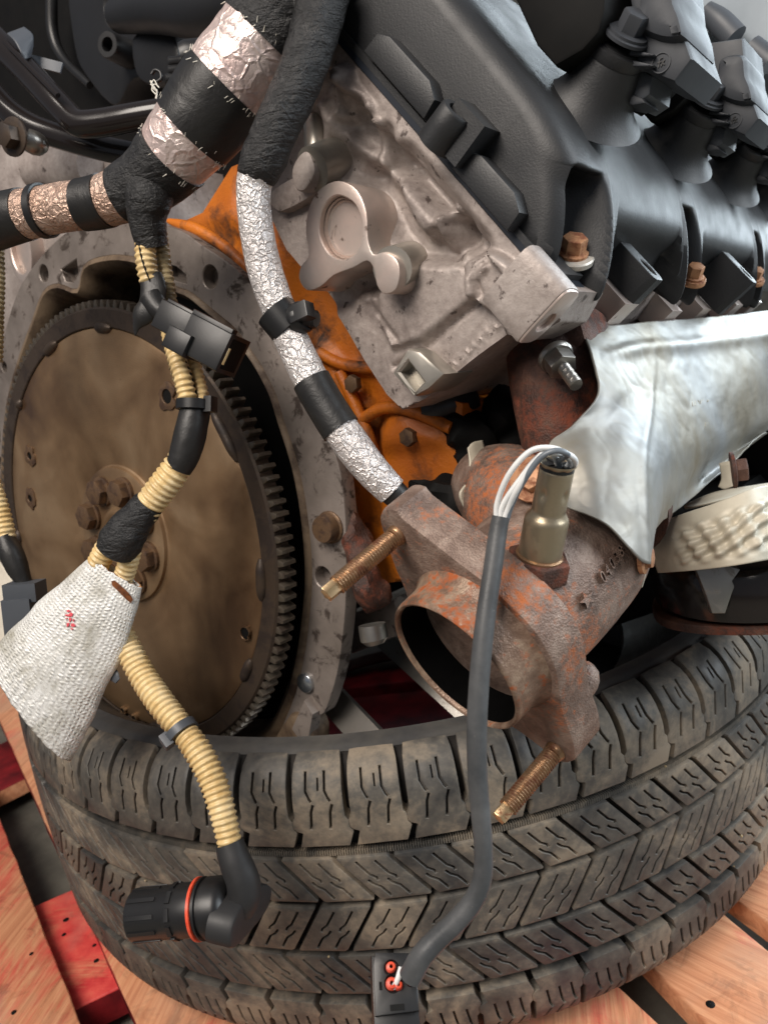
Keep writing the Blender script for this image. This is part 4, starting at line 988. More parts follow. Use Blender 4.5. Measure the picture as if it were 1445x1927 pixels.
mk('stud', *tube([(nb, .0036), (nb + nd*0.0235, .0036)], 14, 0.0003, lambda l, a, r, tot: r*(0.94 + 0.09*math.cos(2*math.pi*(l/0.0014 - a/6.2832)))), M['steel'], man)
# second runner under the shield
mk('runner', *tube([(PX(1200, 640, .56), .030), (PX(1230, 740, .545), .027), (PX(1215, 860, .52), .028), (PX(1150, 960, .47), .034)], 28, 0.005), M['rust dark'], man)
# ------------------------------------------------------------------ heat shield
rows = [[(1097, 617, .425), (1160, 612, .455), (1220, 606, .495), (1300, 600, .56), (1380, 592, .64), (1470, 582, .74)],
        [(1113, 676, .408), (1165, 666, .430), (1215, 656, .465), (1300, 650, .535), (1385, 640, .62), (1478, 628, .72)],
        [(1124, 742, .398), (1168, 735, .412), (1212, 730, .440), (1300, 728, .510), (1390, 715, .595), (1484, 695, .69)],
        [(1078, 800, .390), (1140, 795, .398), (1215, 790, .420), (1296, 792, .490), (1385, 775, .575), (1478, 740, .67)],
        [(1032, 838, .387), (1120, 850, .384), (1218, 850, .402), (1288, 850, .470), (1368, 828, .555), (1465, 775, .65)],
        [(1050, 905, .382), (1130, 925, .374), (1221, 935, .388), (1262, 925, .450), (1325, 890, .535), (1440, 810, .635)],
        [(1066, 955, .374), (1140, 988, .368), (1218, 1062, .378), (1236, 990, .432), (1312, 928, .51), (1440, 812, .615)]]
def shd(u, v, p):
    n1 = noise.fractal(Vector((p.x*26, p.y*26, p.z*26)), 0.7, 2, 4)
    bead = 0.0022*math.exp(-((v - 0.16)/0.035)**2)*min(1, max(0, (u - 0.05)*8)) 
    fold = 0.0012*math.exp(-((u - 0.40 - 0.03*math.sin(v*6))/0.018)**2)*min(1, v*3)
    fan = 0.0026*math.sin((u*1.1 + (1 - v)*0.55)*46)*max(0, u - 0.66)*2.2*max(0, v - 0.25)
    rd = abs(noise.noise(Vector((p.x*30, p.y*30, p.z*30 + 7)))); rd2 = abs(noise.noise(Vector((p.x*70, p.y*70, p.z*45 + 2))))
    return 0.0006*n1 - bead - fold + fan + 0.0003*math.exp(-(rd/0.10)**2) + 0.00012*math.exp(-(rd2/0.1)**2)
vs, fs = patch(rows, 26, 22, shd)
shield = mk('heat_shield', vs, fs, M['shield'], eng, sharp=70, label='dented silver sheet metal heat shield over the exhaust manifold')
sd = shield.modifiers.new('sheet', 'SOLIDIFY'); sd.thickness = 0.0011; sd.offset = 0
def onshield(px, py, lift):
    # nearest grid point of the shield seen at this pixel
    best = None
    for v in vs[::3]:
        q = topix(v); d = (q[0]-px)**2 + (q[1]-py)**2
        if best is None or d < best[0]: best = (d, q[2])
    return PX(px, py, best[1] - lift)
mb = MB()
for k in range(10):                                        # faint stamped number, strokes only
    x, y = 1303 + k*3.6, 760 - k*1.05
    a, b = onshield(x, y + 4, 0.0013), onshield(x + 1.2*(1 if k % 3 else -1), y - 4, 0.0013); mb.add(tube([(a, .00022), (b, .00022)], 6, 0.002))
    if k % 2: mb.add(tube([(onshield(x + 2, y + 3.5, 0.0013), .0002), (b, .0002)], 6, 0.002))
for x in (1322, 1326, 1330): mb.add(tube([(onshield(x, 803, 0.0013), .0002), (onshield(x + 1, 795, 0.0013), .0002)], 6, 0.002))
mb.build('stamped_number', M['dimple'], shield)
# shield bolts and brackets
def sbolt(px, py, d, ax, r, h, m, par):
    fr = frame(PX(px, py, d), ax, CF); mb = MB(); mb.add(lathe([(r*1.5, -0.001), (r*1.5, 0.0012), (r*1.1, 0.002)], fr, 20, True)); mb.add(hexprism(fr, r, h, r*0.15)); return mb.build('bolt', m, par)
sbolt(1006, 902, .392, -CF*0.7 - CR*0.4 + CU*0.3, .0085, .007, M['rustbolt'], shield)
sbolt(1209, 1050, .392, CR*0.8 - CF*0.5, .0055, .005, M['rustbolt'], shield)
sbolt(1378, 886, .52, CR*0.85 - CF*0.3 + CU*0.1, .0085, .009, M['rust dark'], shield)
vb, fb = patch([[(1190, 1062, .405), (1206, 1056, .400), (1216, 1060, .398)], [(1184, 1085, .408), (1202, 1090, .402), (1212, 1088, .400)], [(1188, 1098, .408), (1198, 1104, .404), (1206, 1106, .402)]], 5, 5)
o = mk('shield_tab', vb, fb, M['dimple'], shield); q = o.modifiers.new('sheet', 'SOLIDIFY'); q.thickness = 0.0012
vb, fb = patch([[(1352, 872, .53), (1366, 868, .525), (1384, 868, .52)], [(1356, 900, .53), (1368, 905, .525), (1386, 902, .52)], [(1350, 916, .53), (1362, 920, .525), (1376, 914, .52)]], 5, 5)
o = mk('shield_tab', vb, fb, M['dimple'], shield); q = o.modifiers.new('sheet', 'SOLIDIFY'); q.thickness = 0.0012
# bent tab behind the outlet flange
vb, fb = patch([[(880, 842, .455), (890, 832, .457), (908, 828, .462)], [(884, 872, .452), (898, 866, .455), (918, 862, .462)], [(880, 905, .448), (898, 898, .452), (928, 900, .462)], [(866, 930, .445), (884, 928, .450), (905, 925, .460)], [(876, 958, .448), (888, 955, .452), (902, 950, .46)], [(884, 980, .45), (890, 976, .452), (898, 970, .456)]], 6, 6)
o = mk('bent_tab', vb, fb, M['dimple'], man); q = o.modifiers.new('sheet', 'SOLIDIFY'); q.thickness = 0.0014
# ------------------------------------------------------------------ oxygen sensor
sen = thing('oxygen_sensor', 'oxygen sensor screwed into the rusty exhaust outlet, its grey cable hanging down', 'sensor', tuple(onbody(1012, 1064, 0)))
SA = (CR*0.08 + CU*0.85 - CF*0.42).normalized(); SB_ = onbody(1011, 1064, -0.002)
_fr0 = frame(SB_, SA, CR); fr = lambda a, b, c: _fr0(a, b, c*0.86)
hexo = mk('hex_base', *plate([(0.0152*math.cos(k*math.pi/3 + .5), 0.0152*math.sin(k*math.pi/3 + .5)) for k in range(6)], [], -0.006, 0.0062, 0.0011, fr), M['rust dark'], sen, label='rust brown hexagonal base of the sensor')
mk('base_ring', *lathe([(0.0112, 0.0055), (0.0112, 0.0072), (0.0104, 0.0078)], fr, 36, True), M['stud'], sen)
def dent(prof_):
    v, f = lathe(prof_, fr, 72); out = []
    for p in v:
        q = p - SB_; h = q.dot(SA)/0.86; rad = q - SA*q.dot(SA); a = math.atan2(rad.dot(SA.cross(CR).normalized()), rad.dot(CR))
        k = 0
        for a0 in (-2.35, -0.9, 0.6, 2.0):
            da = (a - a0 + math.pi) % (2*math.pi) - math.pi; k += math.exp(-(da/0.22)**2 - ((h - 0.0455)/0.0028)**2)
        for a0 in np.arange(-3, 3.2, 0.78): 
            da = (a - a0 + math.pi) % (2*math.pi) - math.pi; k += 0.35*math.exp(-(da/0.18)**2 - ((h - 0.0600)/0.0014)**2)
        out.append(p - rad.normalized()*0.0014*k)
    return out, f
body = mk('sensor_body', *dent([(0.0100, 0.0070), (0.0102, 0.0090), (0.0102, 0.0200), (0.0102, 0.0275), (0.0100, 0.0295), (0.0092, 0.0312), (0.0080, 0.0330), (0.0077, 0.0345)] + [(0.0078, h) for h in np.arange(0.0355, 0.0575, 0.0012)] + [(0.0076, 0.0578), (0.0073, 0.0585), (0.0074, 0.0592), (0.0082, 0.0602), (0.0085, 0.0612), (0.0084, 0.0618), (0.0078, 0.0612), (0.0076, 0.0590)]), M['sensor'], sen)
mk('grommet', *lathe([(0.0078, 0.058), (0.0077, 0.0598), (0.0070, 0.0602), (0.0005, 0.0602)], fr, 36), M['black plastic'], sen)
for k in range(4):
    a = k*math.pi/2 + 0.5; mk('grommet_rib', *box(lambda x, y, z, a=a: fr(x*math.cos(a) - y*math.sin(a), x*math.sin(a) + y*math.cos(a), z), 0.002, 0.0072, -0.0005, 0.0005, 0.0598, 0.0609), M['black plastic'], sen)
mk('centre_pin', *lathe([(0.0017, 0.0600), (0.0017, 0.0616), (0.0012, 0.0620), (0.0003, 0.0620)], fr, 14), M['chalk'], sen)
dt = topix(fr(0, 0, 0.0605))[2]
wires = [('white wire', [(1074, 884, dt), (1082, 868, dt-.006), (1068, 855, dt-.012), (1035, 843, dt-.014), (996, 850, dt-.012), (958, 892, dt-.008), (936, 945, dt-.002), (934, 985, dt)]),
         ('white wire', [(1064, 884, dt+.001), (1072, 866, dt-.003), (1050, 854, dt-.009), (1015, 858, dt-.010), (980, 900, dt-.007), (946, 950, dt-.002), (940, 988, dt)]),
         ('white wire', [(1048, 882, dt+.001), (1046, 864, dt-.003), (1030, 848, dt-.011), (1004, 872, dt-.013), (976, 915, dt-.010), (956, 958, dt-.003), (946, 990, dt)]),
         ('grey wire', [(1056, 890, dt), (1052, 868, dt-.005), (1068, 856, dt-.016), (1046, 848, dt-.018), (1016, 862, dt-.016), (985, 905, dt-.011), (962, 950, dt-.004), (950, 988, dt)])]
for mt, pts in wires: mk('wire', *tube(pxpath([(x, y, d, 11.5) for x, y, d in pts]), 12, 0.0012), M[mt], sen)
cpts = [(942, 972, .338, 33), (936, 1005, .338, 35), (927, 1070, .336, 36), (917, 1135, .334, 37), (908, 1210, .332, 38), (901, 1290, .331, 39), (897, 1370, .331, 39), (898, 1450, .332, 38), (904, 1530, .333, 37), (909, 1590, .334, 36), (908, 1645, .335, 37), (893, 1690, .336, 38), (860, 1732, .337, 40), (822, 1768, .338, 41), (793, 1800, .338, 43), (772, 1838, .340, 44)]
cable = mk('cable', *tube(pxpath(cpts), 24, 0.0012, lambda l, a, r, tot: r*(1 + 0.018*noise.noise(Vector((math.cos(a), math.sin(a), l*45))))), M['cable'], sen)
# four-way plug
CX = (CU*0.62 - CF*0.78 + CR*0.02).normalized(); CY = (CR*0.98 + CU*0.10); CY = (CY - CX*CY.dot(CX)).normalized(); CZ = CX.cross(CY)
if CZ.dot(CU) < 0: CZ = -CZ
co = PX(744, 1856, .343)
pf_ = lambda a, b, c: co + CY*a + CZ*b + CX*c
plugo = [(-.0098, -.0105), (.0095, -.0100), (.0100, -.003), (.0092, .004), (.0075, .0125), (-.0080, .0140), (-.0092, .009)]
plug = mk('plug', *plate(plugo, [(circ(-.0012, .0072, .0031, 16), .003), (circ(-.0010, .0012, .0036, 16), .003), (circ(.0072, .0015, .0022, 14), .003)], -.004, 0.0, .0006, pf_), M['black plastic'], sen)
mk('plug_body', *plate([(-.0106, -.0165), (.0100, -.0160), (.0100, .0125), (-.0100, .0135)], [], -.050, -.0045, .0012, pf_), M['black plastic'], sen)
mk('plug_latch', *box(pf_, -.0055, .0062, -.0215, -.0160, -.045, -.006, .0008), M['black plastic'], sen)
mk('plug_window', *box(pf_, -.0030, .0032, -.0092, -.0068, -.002, .0003), M['void'], plug)
mk('plug_window', *box(pf_, -.0072, -.0060, -.001, .0022, -.002, .0003), M['void'], plug)
for x, y, r in ((-.0014, .0074, .0022), (-.0016, .0010, .0026), (.0012, .0002, .0020), (.0070, .0012, .0015)):
    mb = MB()
    for h, q in ((0.0, 1.0), (.0012, .92), (.0024, .8)): 
        mb.add(lathe([(r*q, h-.002), (r*q*1.06, h), (r*q, h + .0007), (r*q*.45, h + .0009), (r*q*.4, h)], lambda a, b, c, x=x, y=y: pf_(x + a, y + b, c + .0004), 18))
    mb.build('wire_seal', M['red seal'], plug)
for a, b in (((-.0010, -.0006), (.0030, .0066)), ((.0066, .0012), (.0060, .0064))):
    mk('wire', *tube([(pf_(a[0], a[1], .001), .0012), (pf_((a[0]+b[0])/2, (a[1]+b[1])/2 - .001, .0036), .0013), (pf_(b[0], b[1], .005), .0012)], 10, 0.0006), M['white wire'], sen)
# ------------------------------------------------------------------ engine mount with dimpled shield
mo = mk('engine_mount', *lathe([(0.062, -0.010), (0.064, 0.0), (0.064, 0.018), (0.060, 0.024), (0.066, 0.030), (0.062, 0.036)], frame(PX(1410, 1090, .53), Vector((0, 0, 1)) + CF*0.10, CR), 64, True), M['gloss tube'], eng, label='black rubber engine mount above the tire')
mk('mount_plate', *plate([(a, b) for a, b in closed_catmull([(-.066, 0), (-.05, -.036), (0, -.058), (.05, -.05), (.07, 0), (.04, .05), (-.04, .05)], 5)], [(circ(-.038, -.024, .007, 18, .005), .004), (circ(0.01, -.046, .006, 18, .005), .004)], -.016, -.010, .0012, frame(PX(1410, 1100, .53), Vector((0, 0, 1)) + CF*0.10, CR)), M['rust dark'], mo)
mk('mount_tab', *plate([(x, y) for x, y in [(-.016, .02), (.016, .02), (.008, .0), (.004, -.012), (-.004, -.012), (-.008, 0)]], [], -.004, .0, .0008, lambda a, b, c: PX(1352, 1118, .475) + CR*a + CU*b - CF*c), M['steel'], mo)
def dmp(u, v, p):
    if not (0.12 < u < 0.86 and 0.2 < v < 0.92): return 0.0008*noise.noise(p*40)
    e = max(0, min(1, (u - .12)*12, (.86 - u)*12, (v - .2)*8, (.92 - v)*8))
    return 0.0034*e*math.sin(u*52 + v*10)*math.sin(v*20 - u*14)
vd, fd = patch([[(1212, 992, .50), (1288, 966, .475), (1363, 940, .455), (1428, 916, .455), (1470, 918, .50), (1500, 950, .58)], [(1222, 1035, .49), (1292, 1020, .465), (1368, 998, .445), (1440, 975, .445), (1490, 970, .49), (1520, 990, .58)], [(1238, 1078, .49), (1300, 1074, .465), (1370, 1066, .445), (1442, 1054, .445), (1495, 1045, .49), (1525, 1030, .58)]], 24, 22, dmp)
o = mk('dimpled_shield', vd, fd, M['dimple'], mo, sharp=80); q = o.modifiers.new('sheet', 'SOLIDIFY'); q.thickness = 0.0014
vd, fd = patch([[(1290, 948, .53), (1345, 925, .52), (1420, 912, .52), (1500, 900, .54)], [(1292, 955, .52), (1350, 938, .50), (1425, 922, .475), (1500, 915, .50)], [(1375, 936, .462), (1392, 932, .458), (1432, 928, .455), (1475, 928, .50)]], 8, 8)
o = mk('shield_lid', vd, fd, M['dimple'], mo); q = o.modifiers.new('sheet', 'SOLIDIFY'); q.thickness = 0.0012
# dark sump and brackets under the block
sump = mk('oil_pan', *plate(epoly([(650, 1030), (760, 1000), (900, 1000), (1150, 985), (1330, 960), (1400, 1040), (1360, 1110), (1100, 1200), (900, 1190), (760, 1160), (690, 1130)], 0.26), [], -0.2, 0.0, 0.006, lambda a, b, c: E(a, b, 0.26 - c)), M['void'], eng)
mk('pan_rail', *plate(epoly([(640, 1160), (740, 1128), (748, 1150), (742, 1200), (660, 1232), (645, 1200)], 0.085), [], -0.1, 0.0, 0.003, lambda a, b, c: E(a, b, 0.085 - c)), M['flange'], eng)
mk('pan_bolt', *tube([(PX(700, 1175, .50), .009), (PX(705, 1205, .50), .009), (PX(707, 1212, .5), .006)], 16, 0.003), M['steel'], eng)
mk('bracket', *tube([(PX(792, 772, .49), .004), (PX(815, 770, .49), .009), (PX(850, 762, .49), .011), (PX(900, 750, .49), .005)], 14, 0.003), M['black plastic'], eng)
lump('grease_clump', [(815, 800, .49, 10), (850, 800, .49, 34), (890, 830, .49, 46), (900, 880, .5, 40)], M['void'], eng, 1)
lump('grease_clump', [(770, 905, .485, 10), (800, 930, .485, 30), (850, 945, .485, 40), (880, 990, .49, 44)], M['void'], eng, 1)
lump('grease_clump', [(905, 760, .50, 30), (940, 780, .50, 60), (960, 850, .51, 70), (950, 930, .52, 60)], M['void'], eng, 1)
lump('grease_clump', [(640, 940, .52, 20), (668, 1010, .515, 24), (690, 1100, .51, 30), (720, 1140, .52, 26)], M['rust dark'], eng, 1)
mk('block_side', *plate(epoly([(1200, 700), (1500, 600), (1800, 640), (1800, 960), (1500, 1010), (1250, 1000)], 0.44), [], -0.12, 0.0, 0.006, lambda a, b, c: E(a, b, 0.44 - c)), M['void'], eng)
# ------------------------------------------------------------------ harness helpers
def spath(ctrl, n=24):
    return catmull([tuple(PX(x, y, d)) + (w_*0.5*d/F0,) for x, y, d, w_ in ctrl], n), n
def band(sp, a, b, dr=0.0, k=9):
    S_, n = sp; out = []
    for i in range(k + 1):
        t = (a + (b - a)*i/k)*n; j = min(int(t), len(S_) - 2); q = S_[j] + (S_[j+1] - S_[j])*(t - j)
        out.append((Vector(q[:3]), q[3] + dr))
    return out
def wrap(amp, freq, seed, ring=0.0, taper=0.0):
    def f(l, a, r, tot):
        n1 = noise.fractal(Vector((math.cos(a)*freq*.02, math.sin(a)*freq*.02, l*freq + seed)), 0.8, 2, 4)
        s = ring*math.sin(l*520 + 3*math.sin(a + seed) + seed)
        e = 1.0
        if taper: e = 1 - 0.10*math.exp(-min(l, tot - l)/taper)
        return r*e*(1 + amp*n1 + s)
    return f
def corr(pitch=0.0041, amp=0.085):
    def f(l, a, r, tot):
        c = math.cos(2*math.pi*l/pitch); return r*(1 + amp*(1 if c > 0 else -1)*abs(c)**0.6)
    return f
def loomtube(name, ctrl, mat, par, pitch=0.0035, slit=None):
    o = mk(name, *tube(pxpath(ctrl), 20, pitch/8, corr(pitch)), mat, par, sharp=80)
    if slit is not None:
        P_ = [(c - CF*(r*math.cos(slit + i*.25)*1.02) + CR*(r*math.sin(slit + i*.25)*1.02), .00055) for i, (c, r) in enumerate(pxpath(ctrl))]
        mk('loom_slit', *tube(P_, 6, .001), M['void'], o)
    return o
def tie(name, ctr, ax, r, wd, mat, par, headdir=None):
    fr = frame(ctr, ax, CF); o = mk(name, *lathe([(r, -wd/2), (r + .0013, -wd/2 + .0003), (r + .0013, wd/2 - .0003), (r, wd/2)], fr, 36), mat, par)
    if headdir:
        h = headdir - ax.normalized()*headdir.dot(ax.normalized()); h.normalize(); t_ = ax.normalized().cross(h)
        f2_ = lambda a, b, c: ctr + t_*a + ax.normalized()*b + h*c
        mk('tie_head', *box(f2_, -.0036, .0036, -wd*.75, wd*.75, r*.9, r + .0045, .0006), mat, o)
    return o
# ------------------------------------------------------------------ main harness trunk
har = thing('wiring_harness', 'thick taped wiring harness with silver foil bands crossing above the flexplate', 'wiring harness', tuple(PX(275, 400, .47)))
tr = spath([(600, -90, .415, 200), (556, -10, .42, 190), (500, 75, .428, 178), (425, 170, .437, 174), (352, 262, .447, 150), (285, 335, .46, 118), (205, 376, .47, 94), (110, 392, .48, 88), (20, 410, .49, 92), (-80, 440, .50, 100)])
for nm, a, b, dr, mt, wf in (('tape_wrap', 0, 2.02, .0006, 'cloth', wrap(.035, 60, 1, .008)), ('foil_band', 1.95, 3.0, 0, 'pink foil', wrap(.018, 90, 2)), ('tape_wrap', 2.92, 3.86, .0008, 'tape', wrap(.014, 40, 3)), ('foil_band', 3.80, 4.46, 0, 'pink foil', wrap(.02, 90, 4)),
        ('tape_wrap', 4.38, 5.72, .0008, 'cloth', wrap(.03, 60, 5, .004)), ('foil_band', 5.65, 6.12, 0, 'brown foil', wrap(.02, 90, 6)), ('tape_wrap', 6.05, 6.52, .0008, 'tape', wrap(.015, 40, 7)), ('foil_band', 6.46, 7.72, 0, 'brown foil', wrap(.02, 90, 8)), ('tape_wrap', 7.68, 9, .0008, 'tape', wrap(.02, 40, 9))):
    mk(nm, *tube(band(tr, a, b, dr), 48, 0.0014, wf), M[mt], har, sharp=80)
p, q = band(tr, 7.32, 7.36, 0, 1); tie('cable_tie', p[0], q[0] - p[0], p[1] + .0004, .005, M['black plastic'], har)
# frayed foil edges
for a in (1.97, 2.98, 3.83, 4.43):
    c, c2 = band(tr, a, a + .02, 0, 1); fr = frame(c[0], c2[0] - c[0], CF); mb = MB()
    for k in range(46):
        t = random.random()*6.283; r = c[1]*1.012; L = random.uniform(.001, .004); s = random.uniform(-.002, .002)
        p0 = fr(r*math.cos(t), r*math.sin(t), s); p1 = fr((r + .0012)*math.cos(t + .04), (r + .0012)*math.sin(t + .04), s + random.choice((-1, 1))*L)
        mb.add(tube([(p0, .00035), (p1, .00015)], 5, 0.002))
    mb.build('frayed_edge', M['chalk'], har, kind='stuff')
# stub going down to the looms
jn = spath([(300, 300, .465, 90), (284, 360, .455, 92), (277, 405, .458, 74), (282, 440, .462, 64), (286, 462, .465, 60)])
mk('tape_wrap', *tube(band(jn, 0, 4), 36, 0.0014, wrap(.04, 60, 11, .008)), M['cloth'], har, sharp=80)
# second arm: taped, then foil covered, running down to the exhaust
br = spath([(612, -30, .405, 100), (592, 60, .403, 90), (566, 140, .404, 84), (528, 225, .408, 82), (496, 300, .415, 78), (478, 350, .42, 66), (482, 425, .424, 64), (498, 505, .428, 66), (526, 585, .43, 64), (562, 668, .43, 66), (612, 762, .428, 68), (676, 856, .425, 68), (735, 922, .425, 60), (785, 965, .43, 50), (850, 1020, .46, 44)])
for nm, a, b, dr, mt, wf in (('tape_wrap', 0, 3.6, .0004, 'cloth', wrap(.045, 70, 21, .010)), ('tape_wrap', 3.5, 4.75, .0012, 'cloth', wrap(.05, 90, 22, .014, .004)), ('foil_sleeve', 4.55, 9.65, 0, 'foil', wrap(.022, 130, 23, .004)), ('tape_wrap', 9.52, 10.48, .0010, 'tape', wrap(.012, 40, 24)), ('foil_sleeve', 10.4, 12.05, 0, 'foil', wrap(.02, 130, 25)), ('tape_wrap', 11.95, 14, -.001, 'tape', wrap(.01, 40, 26))):
    mk(nm, *tube(band(br, a, b, dr, 14), 36, 0.0013, wf), M[mt], har, sharp=80)
p, q = band(br, 8.22, 8.26, 0, 1); ax = (q[0] - p[0]).normalized()
mk('clip_strap', *lathe([(p[1] + .0004, -.0075), (p[1] + .0022, -.0070), (p[1] + .0022, .0070), (p[1] + .0004, .0075)], frame(p[0], ax + CU*0.35 + CR*0.1, CF), 36), M['black plastic'], har)
cb = PX(570, 592, .425)
cfm = lambda a, b, c: cb + CR*(a*.85) + CU*(b + a*-.15) - CF*c + CF*a*.3
clip = mk('mounting_clip', *lathe([(.0001, -.004), (.0085, -.004), (.0088, -.002), (.0088, .002), (.0080, .003), (.0001, .003)], frame(PX(566, 598, .424), CR*.75 - CF*.5 + CU*.2, CU), 28), M['black plastic'], har)
mk('clip_block', *box(frame(PX(566, 588, .418), CR*.75 - CF*.5 + CU*.2, CU), -.005, .004, -.004, .004, -.005, .007, .0008), M['black plastic'], clip)
for k, x in enumerate((578, 583, 588, 593)):
    mk('clip_barb', *lathe([(.0015, -.0008), (.0052, 0), (.0040, .0012), (.0015, .0014)], frame(PX(x, 597 + k*1.5, .421 + k*.001), CR*.8 - CF*.3 - CU*.25, CU), 14, True), M['black plastic'], clip)
# loose cut twine near the top
for pts in ([(598, 86), (606, 92), (612, 86), (617, 93)], [(300, 165), (292, 158), (286, 168), (294, 178)], [(296, 160), (290, 150), (284, 160)]):
    mk('loose_thread', *tube(pxpath([(x, y, .40, 2.4) for x, y in pts]), 6, 0.001), M['chalk'], har)
# ------------------------------------------------------------------ loom pigtail with sleeve and round plug
pig = thing('loom_pigtail', 'cream corrugated loom pigtail hanging in front of the flexplate with silver sleeve and round plug', 'wiring loom', tuple(PX(437, 1700, .45)))
loomtube('loom', [(275, 440, .463, 36), (274, 475, .462, 37), (277, 505, .462, 37), (284, 535, .463, 36), (292, 560, .465, 34)], M['loom'], pig, slit=-.5)
loomtube('loom', [(302, 440, .472, 26), (308, 490, .472, 27), (317, 550, .472, 28), (322, 600, .47, 29), (326, 640, .468, 32), (338, 690, .466, 37), (352, 730, .465, 38), (362, 768, .465, 38)], M['loomd'], pig)
loomtube('loom', [(316, 620, .468, 26), (328, 660, .463, 32), (343, 705, .460, 34), (352, 740, .460, 34), (356, 768, .46, 34)], M['loom'], pig, slit=.9)
loomtube('loom', [(362, 672, .47, 24), (370, 705, .468, 27), (378, 740, .466, 28), (380, 765, .465, 28)], M['loom'], pig)
tie('cable_tie', PX(367, 762, .462), PX(366, 790, .462) - PX(367, 750, .462), .0098, .0062, M['black plastic'], pig, CR*.9 - CF*.4)
tp = spath([(367, 772, .463, 58), (362, 800, .462, 60), (355, 830, .462, 60), (345, 862, .463, 56), (336, 882, .464, 50)])
mk('tape_wrap', *tube(band(tp, 0, 4, 0, 10), 32, 0.0012, wrap(.04, 60, 31)), M['tape'], pig, sharp=80)
loomtube('loom', [(348, 858, .464, 50), (325, 892, .466, 54), (300, 925, .469, 54), (278, 955, .472, 52), (262, 978, .474, 50)], M['loom'], pig, .0040, .6)
cl = spath([(284, 944, .471, 56), (258, 975, .473, 66), (236, 1005, .476, 80), (220, 1035, .48, 78)])
mk('tape_wrap', *tube(band(cl, .1, 3, 0, 12), 32, 0.0010, wrap(.07, 110, 33, .012)), M['cloth'], pig, sharp=80)
loomtube('loom', [(212, 1010, .48, 38), (199, 1034, .484, 40), (186, 1060, .488, 40), (172, 1090, .495, 38)], M['loom'], pig)
loomtube('loom', [(250, 1028, .48, 34), (244, 1052, .483, 36), (236, 1078, .487, 36), (226, 1105, .492, 34)], M['loom'], pig)
# flagged tape and small plug
mk('tape_flag', *tube(pxpath([(284, 520, .462, 44), (290, 545, .460, 50), (283, 575, .459, 46), (268, 596, .460, 40), (258, 615, .462, 16), (255, 632, .463, 3)]), 24, 0.0014, wrap(.06, 50, 41), aspect=.5), M['tape'], pig, sharp=80)
mk('tape_flag', *tube(pxpath([(286, 560, .460, 46), (300, 582, .458, 40), (318, 592, .456, 34)]), 20, 0.0014, wrap(.04, 50, 42)), M['tape'], pig, sharp=80)
ka = PX(306, 592, .455); kb = PX(440, 664, .440); KX = (kb - ka).normalized(); KU = (CU - KX*CU.dot(KX)).normalized(); KN = KX.cross(KU)
if KN.dot(CF) > 0: KN = -KN
kf = lambda a, b, c: ka + KX*a + KU*b + KN*c
LK = (kb - ka).length
cn = mk('plug', *box(kf, 0.0, LK*.46, -.0085, .0088, -.009, .007, .0016), M['black plastic'], pig)
mk('plug_shell', *box(kf, LK*.44, LK, -.0135, .0095, -.012, .0095, .0018), M['black plastic'], pig)
mk('plug_step', *box(kf, LK*.30, LK*.60, -.0150, -.002, -.008, .0125, .0012), M['black plastic'], pig)
mk('plug_rail', *box(kf, LK*.42, LK*.96, .0060, .0120, .002, .0070, .0008), M['black plastic'], pig)
mk('plug_rail', *box(kf, LK*.04, LK*.44, .0045, .0105, .000, .0045, .0010), M['black plastic'], pig)
mk('plug_mouth', *box(kf, LK*.985, LK*1.006, -.0110, .0072, -.009, .0065, .0004), M['void'], pig)
mk('plug_seal', *box(kf, LK*.99, LK*1.010, -.0085, .0015, .0050, .0068, .0003), M['loom'], pig)
# woven silver sleeve (open cone) with real weave coordinates
def sleeve():
    pts = [(222, 1076, .486, 112), (194, 1122, .488, 146), (152, 1186, .492, 186), (106, 1252, .496, 214), (58, 1328, .50, 238)]
    S_ = catmull([tuple(PX(x, y, d)) + (w_*.5*d/F0,) for x, y, d, w_ in pts], 22)
    seg = 72; vs_ = []; fs_ = []; uv = []; l = 0; n_ = len(S_); up = None
    for i, q in enumerate(S_):
        c = Vector(q[:3]); t = Vector(S_[min(i+1, n_-1)][:3] - S_[max(i-1, 0)][:3]).normalized()
        if i: l += (c - Vector(S_[i-1][:3])).length
        e1 = t.cross(CF).normalized(); e2_ = t.cross(e1)              # e1 across the view, e2 along it
        for k in range(seg):
            a = 2*math.pi*k/seg; f = i/(n_-1)
            r = q[3]*(1 + .05*noise.noise(Vector((math.cos(a)*1.6, math.sin(a)*1.6, f*5))) + .012*noise.noise(Vector((math.cos(a)*6, math.sin(a)*6, f*16))))
            sl = 0.016*math.cos(a)*max(0, f - .6)/.4 + .0012*noise.noise(Vector((a*6, 3, 1)))*(1 if i in (0, n_-1) else 0)
            vs_.append(c + e1*(r*math.cos(a)) + e2_*(r*.34*math.sin(a)) + t*sl); uv.append((a/6.283*1.2, l*10))
    for i in range(n_-1):
        for k in range(seg): a, b = i*seg + k, i*seg + (k+1) % seg; fs_.append((a, b, b+seg, a+seg))
    me = bpy.data.meshes.new('sleeve'); me.from_pydata([tuple(v) for v in vs_], [], fs_); ul = me.uv_layers.new(name='UVMap')
    for pl in me.polygons:
        us = [uv[v] for v in pl.vertices]; mx = max(u[0] for u in us)
        for li, u in zip(pl.loop_indices, us): ul.data[li].uv = (u[0] + (1.2 if mx - u[0] > .6 else 0), u[1])
        pl.use_smooth = True
    me.materials.append(M['sleeve']); me.materials.append(M['sleeve edge'])
    o = mko('silver_sleeve', me, None, pig, fix=False); o['label'] = 'silver woven heat sleeve with scorch marks'
    sd = o.modifiers.new('sheet', 'SOLIDIFY'); sd.thickness = .0013; sd.offset = -1; sd.material_offset_rim = 1; sd.use_rim = True
    return o, vs_
slv, slvv = sleeve()
